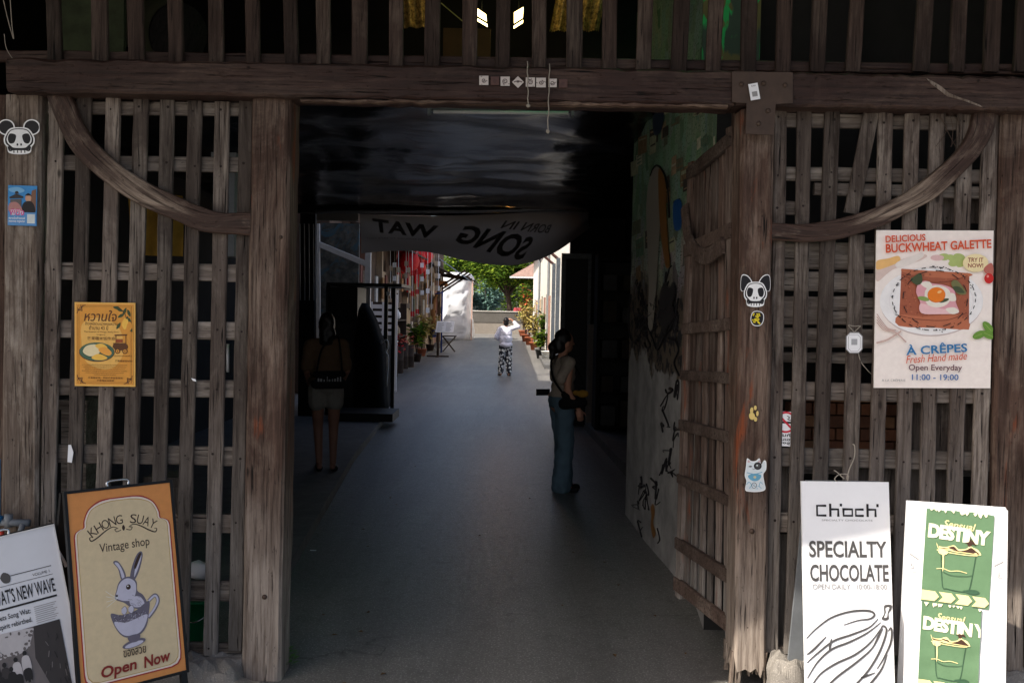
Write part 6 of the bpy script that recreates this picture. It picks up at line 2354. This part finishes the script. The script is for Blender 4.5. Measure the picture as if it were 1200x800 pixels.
for i, (x, m, lab) in enumerate(((-3.6, flat('car_blue', lin(90, 110, 130), .3, .05, .6), 'blue grey parked car glimpsed over the low end wall'), (-.6, flat('car_white', lin(220, 224, 226), .3, .05, .6), 'white parked car glimpsed over the low end wall'))):
    y = 92
    t = thing('parked_car', lab, 'car', (x, y, 0), 'cars parked beyond the low wall')
    b = MB()
    prof = [(-2.1, .35), (-2.15, .75), (-1.3, .92), (-.7, 1.42), (.8, 1.45), (1.45, .98), (2.1, .85), (2.15, .35)]
    rings = [[Vector((x + a_, y + s_ * (.85 if z < 1 else .65), z)) for a_, z in prof] for s_ in (-1, -.97, .97, 1)]
    b.rings([[r for r in ring] for ring in rings])
    b.build('body', m, t)
    b = MB()
    b.add([(x - 1.1, y - .80, .96), (x + 1.2, y - .80, .96), (x + .75, y - .7, 1.36), (x - .65, y - .7, 1.36)], [(0, 1, 2, 3)])
    b.build('side_window', BLACK, t)
    for wx in (-1.35, 1.35):
        b = MB()
        b.tube([(x + wx, y - .9, .32), (x + wx, y - .66, .32)], .32, 16)
        b.build('wheel', BLACK, t)

# unseen blocks added to keep the sun off the near end of the alley
b = MB()
b.box((-12, 10.43, 0), (-4.6, 14.5, 8.6)).box((-12, 7.5, 5.2), (-4.6, 10.425, 8.6))
tag(b.build('shade_block', SHOP), 'unseen block added between the passage roof and the shophouse to shade the alley', 'building')

# ------------------------------------------------------------ people
def hand(wr, d, n, side, r=.0085):
    """palm, four curled fingers and a thumb; wr wrist, d direction of the hand, n towards the palm, side towards the thumb"""
    wr, d, n, side = Vector(wr), Vector(d).normalized(), Vector(n).normalized(), Vector(side).normalized()
    P_ = [('c', wr, .024, wr + d * .07, .026), ('c', wr + side * .018 + d * .03, .02, wr + d * .075 + side * .022, .016), ('c', wr - side * .018 + d * .03, .019, wr + d * .07 - side * .022, .015)]
    for i, (o, L) in enumerate(((.028, .068), (.010, .076), (-.009, .070), (-.027, .055))):
        a = wr + d * .075 + side * o
        m = a + d * L * .52 + n * L * .18
        P_ += [('c', a, r, m, r * .95), ('c', m, r * .95, m + d * L * .25 + n * L * .42, r * .8)]
    a = wr + d * .03 + side * .028
    m = a + d * .03 + side * .03 + n * .012
    P_ += [('c', a, r * 1.2, m, r * 1.05), ('c', m, r * 1.05, m + d * .03 + side * .004 + n * .012, r * .9)]
    return P_


def person(label, loc, rot, H, legs, arms, hands, skin, head_turn=0, lean=(0, 0)):
    """legs/arms: lists of joint points (local, front is -Y) for each limb"""
    k = H / 1.62
    M = Matrix.Translation(loc) @ Matrix.Rotation(rot, 4, 'Z') @ Matrix.Scale(k, 4)
    t = thing('person', label, 'person', M=M)
    hx, hy = lean
    hd = Vector((hx, hy - .01, 1.485))
    c_, s_ = math.cos(head_turn), math.sin(head_turn)
    T = lambda x, y, z: hd + Vector((x * c_ - y * s_, x * s_ + y * c_, z))
    pr = [('e', (0, .01, .88), (.155, .112, .12)), ('e', (hx * .3, 0, 1.02), (.122, .088, .13)), ('e', (hx * .6, hy * .6, 1.18), (.15, .1, .15)),
          ('c', (hx * .8 - .12, hy * .8 + .005, 1.30), .052, (hx * .8 + .12, hy * .8 + .005, 1.30), .052),
          ('c', (hx * .9, hy * .9 + .015, 1.30), .052, (hx, hy, 1.41), .047),
          ('e', tuple(hd), (.073, .09, .112)), ('e', tuple(T(0, -.03, -.06)), (.05, .052, .05)),
          ('c', tuple(T(0, -.085, .005)), .011, tuple(T(0, -.101, -.022)), .014),
          ('e', tuple(T(.074, .008, -.012)), (.012, .024, .032)), ('e', tuple(T(-.074, .008, -.012)), (.012, .024, .032)),
          ('c', tuple(T(-.018, -.083, -.055)), .008, tuple(T(.018, -.083, -.055)), .008)]
    for h_, kn, an, toe in legs:
        pr += [('c', h_, .082, kn, .054), ('c', kn, .053, an, .034)]
        an, toe = Vector(an), Vector(toe)
        pr += [('c', an - Vector((0, 0, .02)), .034, an - Vector((0, 0, .045)) - (toe - an).normalized() * .03, .032), ('c', an - Vector((0, 0, .04)), .033, (toe.x, toe.y, .022), .022)]
    for sh, el, wr in arms:
        pr += [('c', sh, .046, el, .036), ('c', el, .037, wr, .024)]
    for h_ in hands:
        pr += hand(*h_)
    body = solid('body', pr, .0085, skin, t, 3)
    for x in (-.03, .03):
        b = MB()
        b.ball(T(x, -.078, .004), .011)
        b.build('eye', INK, t, True, local=True)
    return t, T, hd


CLOTH = lambda n, c, v=.1: flat(n, c, .9, v, .15, scale=30)
# 1. the woman with the ponytail
loc = gr(657, 575)
legs = [((-.085, .01, .86), (-.07, -.02, .45), (-.06, .03, .08), (-.06, -.13, .02)), ((.085, .01, .86), (.09, -.06, .46), (.09, -.05, .08), (.1, -.21, .02))]
arms = [((-.165, 0, 1.29), (-.205, .03, 1.03), (-.2, -.09, .84)), ((.165, 0, 1.29), (.24, -.08, 1.07), (.225, -.05, .95))]
hands = [((-.2, -.09, .84), (0, -.25, -1), (.9, -.2, 0), (0, -1, .2)), ((.225, -.05, .95), (-.2, 1, .2), (0, .1, -1), (-1, -.2, 0))]
tw, T, hd = person('woman with a dark ponytail in pale tee and wide blue trousers, black bag', loc, math.radians(108), 1.62, legs, arms, hands, SKIN, .15)
solid('tee_shirt', [('e', (0, 0, 1.03), (.145, .112, .14)), ('e', (0, .0, 1.18), (.165, .118, .16)), ('c', (-.13, .005, 1.295), .062, (.13, .005, 1.295), .062),
                    ('c', (.165, 0, 1.29), .062, (.192, .015, 1.12), .058), ('c', (-.165, 0, 1.29), .062, (-.19, .09, 1.14), .058), ('e', (0, .01, .96), (.15, .118, .07))], .011, CLOTH('beige_tee', lin(160, 146, 132)), tw, 3, .010)
solid('wide_trousers', [('e', (0, .01, .90), (.162, .125, .12)), ('c', (-.085, .01, .84), .1, (-.075, -.01, .45), .088), ('c', (-.075, -.01, .45), .088, (-.06, .02, .06), .1),
                        ('c', (.085, .01, .84), .1, (.09, -.05, .46), .088), ('c', (.09, -.05, .46), .088, (.09, -.06, .06), .1)], .012, CLOTH('dusty_blue_denim', lin(84, 104, 116)), tw, 4, .014)
solid('hair', [('e', tuple(T(0, .022, .03)), (.084, .088, .098)), ('e', tuple(T(0, .06, -.03)), (.075, .06, .09)), ('c', tuple(T(0, .095, .0)), .04, tuple(T(0, .14, -.06)), .045), ('c', tuple(T(0, .14, -.06)), .045, tuple(T(0, .145, -.15)), .028)], .010, HAIR, tw, 2, .014)
solid('shoulder_bag', [('c', (-.20, -.13, .90), .055, (-.19, .06, .89), .058), ('c', (-.2, -.13, .99), .04, (-.19, .05, .98), .042)], .012, BLACKCLOTH, tw, 3)
b = MB()
b.tube(smooth_pts([(-.19, .06, .98), (-.1, .135, 1.12), (.0, .13, 1.26), (.07, .075, 1.36), (.08, -.02, 1.365), (0, -.11, 1.27), (-.14, -.15, 1.1), (-.2, -.14, 1.0)], 5), .011, 6)
b.build('bag_strap', BLACKCLOTH, tw, True, local=True)
solid('yellow_pouch', [('e', (-.235, -.12, .99), (.035, .06, .04)), ('e', (-.235, -.05, 1.0), (.03, .035, .028))], .010, CLOTH('mustard_cloth', lin(150, 112, 44)), tw, 2)
for x, y in ((-.06, -.05), (.095, -.13)):
    solid('sandal', [('c', (x, y + .09, .018), .034, (x, y - .08, .014), .036)], .010, BLACK, tw, 2)
b = MB()
b.box((.205, .06, .935), (.214, .205, 1.0))
tag(b.build('mobile_phone', BLACK, local=True), 'dark phone held out behind the woman with the ponytail', 'phone')
o = bpy.data.objects['mobile_phone']
o.matrix_world = tw.matrix_world.copy()

# 2. the woman with the black bag
loc = gr(381, 551, .09)
legs = [((-.085, .01, .86), (-.08, -.01, .46), (-.075, .03, .08), (-.1, -.12, .02)), ((.085, .01, .86), (.075, -.04, .46), (.06, -.01, .08), (.06, -.17, .02))]
arms = [((.165, 0, 1.29), (.20, .02, 1.03), (.17, -.14, .90)), ((-.165, 0, 1.29), (-.205, .03, 1.03), (-.18, -.13, .9))]
hands = [((.17, -.14, .9), (-.1, -.6, -.1), (-.6, 0, .2), (0, 0, 1)), ((-.18, -.13, .9), (.2, -.6, -.1), (.6, 0, .2), (0, 0, 1))]
tg_, T, hd = person('woman seen from behind in a tan top and pale shorts with a black bag', loc, math.radians(196), 1.64, legs, arms, hands, flat('tanned_skin', lin(132, 92, 74), .6, .08), 0)
solid('tan_top', [('e', (0, 0, 1.03), (.16, .125, .16)), ('e', (0, .0, 1.18), (.17, .122, .16)), ('c', (-.13, .005, 1.295), .063, (.13, .005, 1.295), .063), ('e', (0, 0, .92), (.185, .145, .08)),
                  ('c', (.165, 0, 1.29), .065, (.2, .02, 1.06), .06), ('c', (-.165, 0, 1.29), .065, (-.2, .02, 1.06), .06)], .011, CLOTH('tan_cotton', lin(98, 77, 58)), tg_, 3, .012)
solid('shorts', [('e', (0, .01, .87), (.165, .13, .1)), ('c', (-.085, .01, .84), .1, (-.085, .0, .70), .098), ('c', (.085, .01, .84), .1, (.085, -.01, .70), .098)], .011, CLOTH('pale_shorts', lin(126, 119, 110)), tg_, 3, .004)
solid('hair', [('e', tuple(T(0, .022, .03)), (.086, .09, .1)), ('e', tuple(T(0, .05, -.06)), (.085, .065, .12)), ('e', tuple(T(.01, .06, -.16)), (.075, .045, .09))], .010, HAIR, tg_, 2, .016)
solid('shoulder_bag', [('c', (-.15, .15, .90), .05, (.12, .16, .90), .05), ('c', (-.15, .155, 1.0), .035, (.12, .165, 1.0), .035)], .012, BLACKCLOTH, tg_, 3)
b = MB()
b.tube(smooth_pts([(-.14, .17, 1.02), (-.13, .15, 1.2), (-.11, .06, 1.37), (-.08, -.05, 1.36)], 5), .010, 6)
b.tube(smooth_pts([(.11, .18, 1.02), (.06, .15, 1.25), (-.04, .11, 1.34), (-.09, .05, 1.375)], 5), .010, 6)
b.build('bag_strap', BLACKCLOTH, tg_, True, local=True)
b = MB()
for i in range(9):
    x = -.13 + i * .027
    b.box((x, .208, .93), (x + random.uniform(.006, .018), .2135, .93 + random.uniform(.012, .05)))
b.build('bag_print', INKL, tg_, local=True)
for x, y in ((-.09, -.04), (.06, -.08)):
    solid('shoe', [('c', (x, y + .08, .03), .04, (x, y - .08, .022), .038)], .010, BLACK, tg_, 2)

# 3. the walker in white with one hand at the head
loc = gr(592, 440)
legs = [((-.085, .01, .86), (-.09, -.03, .46), (-.1, .03, .08), (-.12, -.12, .02)), ((.085, .01, .86), (.1, .0, .46), (.13, .02, .08), (.18, -.12, .02))]
arms = [((.165, 0, 1.29), (.33, .0, 1.23), (.235, -.02, 1.5))[:0] or ((-.165, 0, 1.31), (-.33, .02, 1.36), (-.15, -.03, 1.55)), ((.165, 0, 1.29), (.27, .03, 1.06), (.16, -.17, .98))]
hands = [((-.15, -.03, 1.55), (.7, -.2, .15), (.2, 0, -.6), (0, -1, .2)), ((.16, -.17, .98), (-.6, -.5, 0), (0, .6, .2), (0, 0, 1))]
tp, T, hd = person('person in a white shirt and black and white patterned trousers walking away, hand at head', loc, math.radians(180), 1.58, legs, arms, hands, SKIN, 0)
solid('white_shirt', [('e', (0, .01, 1.02), (.185, .15, .17)), ('e', (0, .01, 1.17), (.175, .13, .17)), ('c', (-.13, .005, 1.30), .07, (.13, .005, 1.30), .07), ('e', (0, .015, .86), (.19, .155, .09)),
                      ('c', (-.165, 0, 1.31), .072, (-.33, .02, 1.36), .062), ('c', (-.33, .02, 1.36), .062, (-.22, -.01, 1.48), .046),
                      ('c', (.165, 0, 1.29), .072, (.27, .03, 1.06), .066), ('c', (.27, .03, 1.06), .066, (.2, -.1, 1.0), .05)], .012, CLOTH('white_cotton', lin(226, 224, 236), .06), tp, 3, .012)
pt = NT('patterned_cotton')
pco = pt.coord(rnd=False)
pv = pt.n('TexVoronoi', Vector=pco, Scale=13.0)
pm = pt.mix(pt.ramp(pv.outputs['Distance'], .40, .47), lin(214, 214, 210), lin(30, 32, 40))
pm = pt.mix(pt.ramp(pt.noise(pco, 6, 3, .5), .52, .56), pm, pt.mix(pt.ramp(pt.noise(pco, 22, 2, .5), .48, .52), lin(34, 36, 46), lin(196, 200, 202)))
solid('patterned_trousers', [('e', (0, .01, .88), (.17, .135, .11)), ('c', (-.085, .01, .84), .105, (-.09, -.02, .46), .09), ('c', (-.09, -.02, .46), .09, (-.1, .02, .12), .088),
                             ('c', (.085, .01, .84), .105, (.1, .0, .46), .09), ('c', (.1, .0, .46), .09, (.13, .01, .12), .088)], .012, pt.out(pm, .9), tp, 3, .006)
solid('hair', [('e', tuple(T(0, .015, .028)), (.084, .096, .1)), ('e', tuple(T(0, .05, -.03)), (.078, .055, .08))], .010, HAIR, tp, 3, .006)
for x, y, a0 in ((-.11, -.04, 0), (.155, -.05, .1)):
    solid('sandal', [('c', (x - .01, y + .09, .022), .04, (x + .02, y - .09, .016), .042)], .011, DKB, tp, 2)

# ------------------------------------------------------------ litter, things glimpsed behind the lattices
random.seed(131)
DRY = flat('dry_leaf', lin(112, 86, 56), .8, .3)
for i in range(26):
    y = random.uniform(-.4, 1.2) if i % 2 else random.uniform(1, 8)
    x = random.choice((random.uniform(-1.05, -.75), random.uniform(.55, 1.0), random.uniform(-1, 1)))
    p = Vector((x + CEN(y), y, .004))
    b = MB()
    a0 = random.uniform(0, 6.28)
    L = random.uniform(.025, .05)
    d, sd = Vector((math.cos(a0), math.sin(a0), 0)), Vector((-math.sin(a0), math.cos(a0), 0))
    b.add([p, p + d * L * .5 + sd * L * .28 + Vector((0, 0, .008)), p + d * L + Vector((0, 0, .003)), p + d * L * .5 - sd * L * .28 + Vector((0, 0, .006)), p + d * L * .5 + Vector((0, 0, .001))], [(0, 4, 1), (1, 4, 2), (2, 4, 3), (3, 4, 0)])
    tag(b.build('fallen_leaf', DRY), 'small dry leaf lying on the concrete floor of the entrance', 'leaf', 'dry leaves scattered on the floor')
p = gr(367, 645)
b = MB()
b.box(p - Vector((.022, .006, -.002)), p + Vector((.022, .006, .006)))
tag(b.build('paper_scrap', WHITE), 'tiny white strip of paper on the dark floor beside the walkway', 'paper scrap')
b = MB()
vs = []
A, B = at(150, 228, .9), at(212, 300, .9)
for j in range(9):
    for i in range(13):
        vs.append((A.x + (B.x - A.x) * i / 12, .9 + .04 * math.sin(i * 1.1 + j * .2), A.z + (B.z - A.z) * j / 8))
b.add(vs, [(j * 13 + i, (j + 1) * 13 + i, (j + 1) * 13 + i + 1, j * 13 + i + 1) for j in range(8) for i in range(12)])
tag(b.build('ochre_cloth', flat('ochre_cloth', lin(150, 116, 44), .9, .3), smooth=True), 'dull ochre cloth hanging in the dark behind the mango poster lattice', 'cloth')
random.seed(133)
BRK = [flat('brick_%d' % i, c, .9, .25, scale=25) for i, c in enumerate((lin(120, 78, 56), lin(100, 66, 50), lin(132, 96, 70)))]
for r_ in range(6):
    for k_ in range(9):
        x = 1.45 + k_ * .125 + (r_ % 2) * .06
        b = MB()
        b.box((x, .34, 1.02 + r_ * .066), (x + .115, .42, 1.02 + r_ * .066 + .058), rnd=random.random())
        tag(b.build('brick', random.choice(BRK)), 'old brown brick stacked behind the galette poster lattice', 'brick', 'bricks stacked behind the lattice')
b = MB()
b.box((1.40, .3, .98), (2.7, .46, 1.015))
t = thing('brick_shelf', 'plank on two props carrying old bricks behind the galette poster lattice', 'shelf', (2, .38, 0))
b.build('plank', RAIL, t)
for x in (1.45, 2.6):
    b = MB()
    b.box((x, .32, 0), (x + .06, .44, .979))
    b.build('prop', SLAT, t)
for i, (u, v0, v1, w2, lab) in enumerate(((86, 470, 760, 30, 'dim crate on end behind the lattice near the newspaper board'), (190, 560, 760, 40, 'dim wooden box behind the lattice beside the rabbit board'), (262, 180, 300, 26, 'dim hanging tin behind the lattice below the curved brace'))):
    A, B = at(u - w2 / 2, v1, .75), at(u + w2 / 2, v0, .75)
    t = thing('stored_box', lab, 'box', ((A.x + B.x) / 2, .8, max(0, A.z)))
    b = MB()
    b.box((A.x, .75, max(0, A.z)), (B.x, .95, B.z))
    b.build('body', (RAIL, SLAT, GREYM)[i], t)
    b = MB()
    b.box((A.x - .01, .74, B.z - .05), (B.x + .01, .96, B.z + .004))
    b.build('rim', (RAIL, SLAT, GREYM)[i], t)
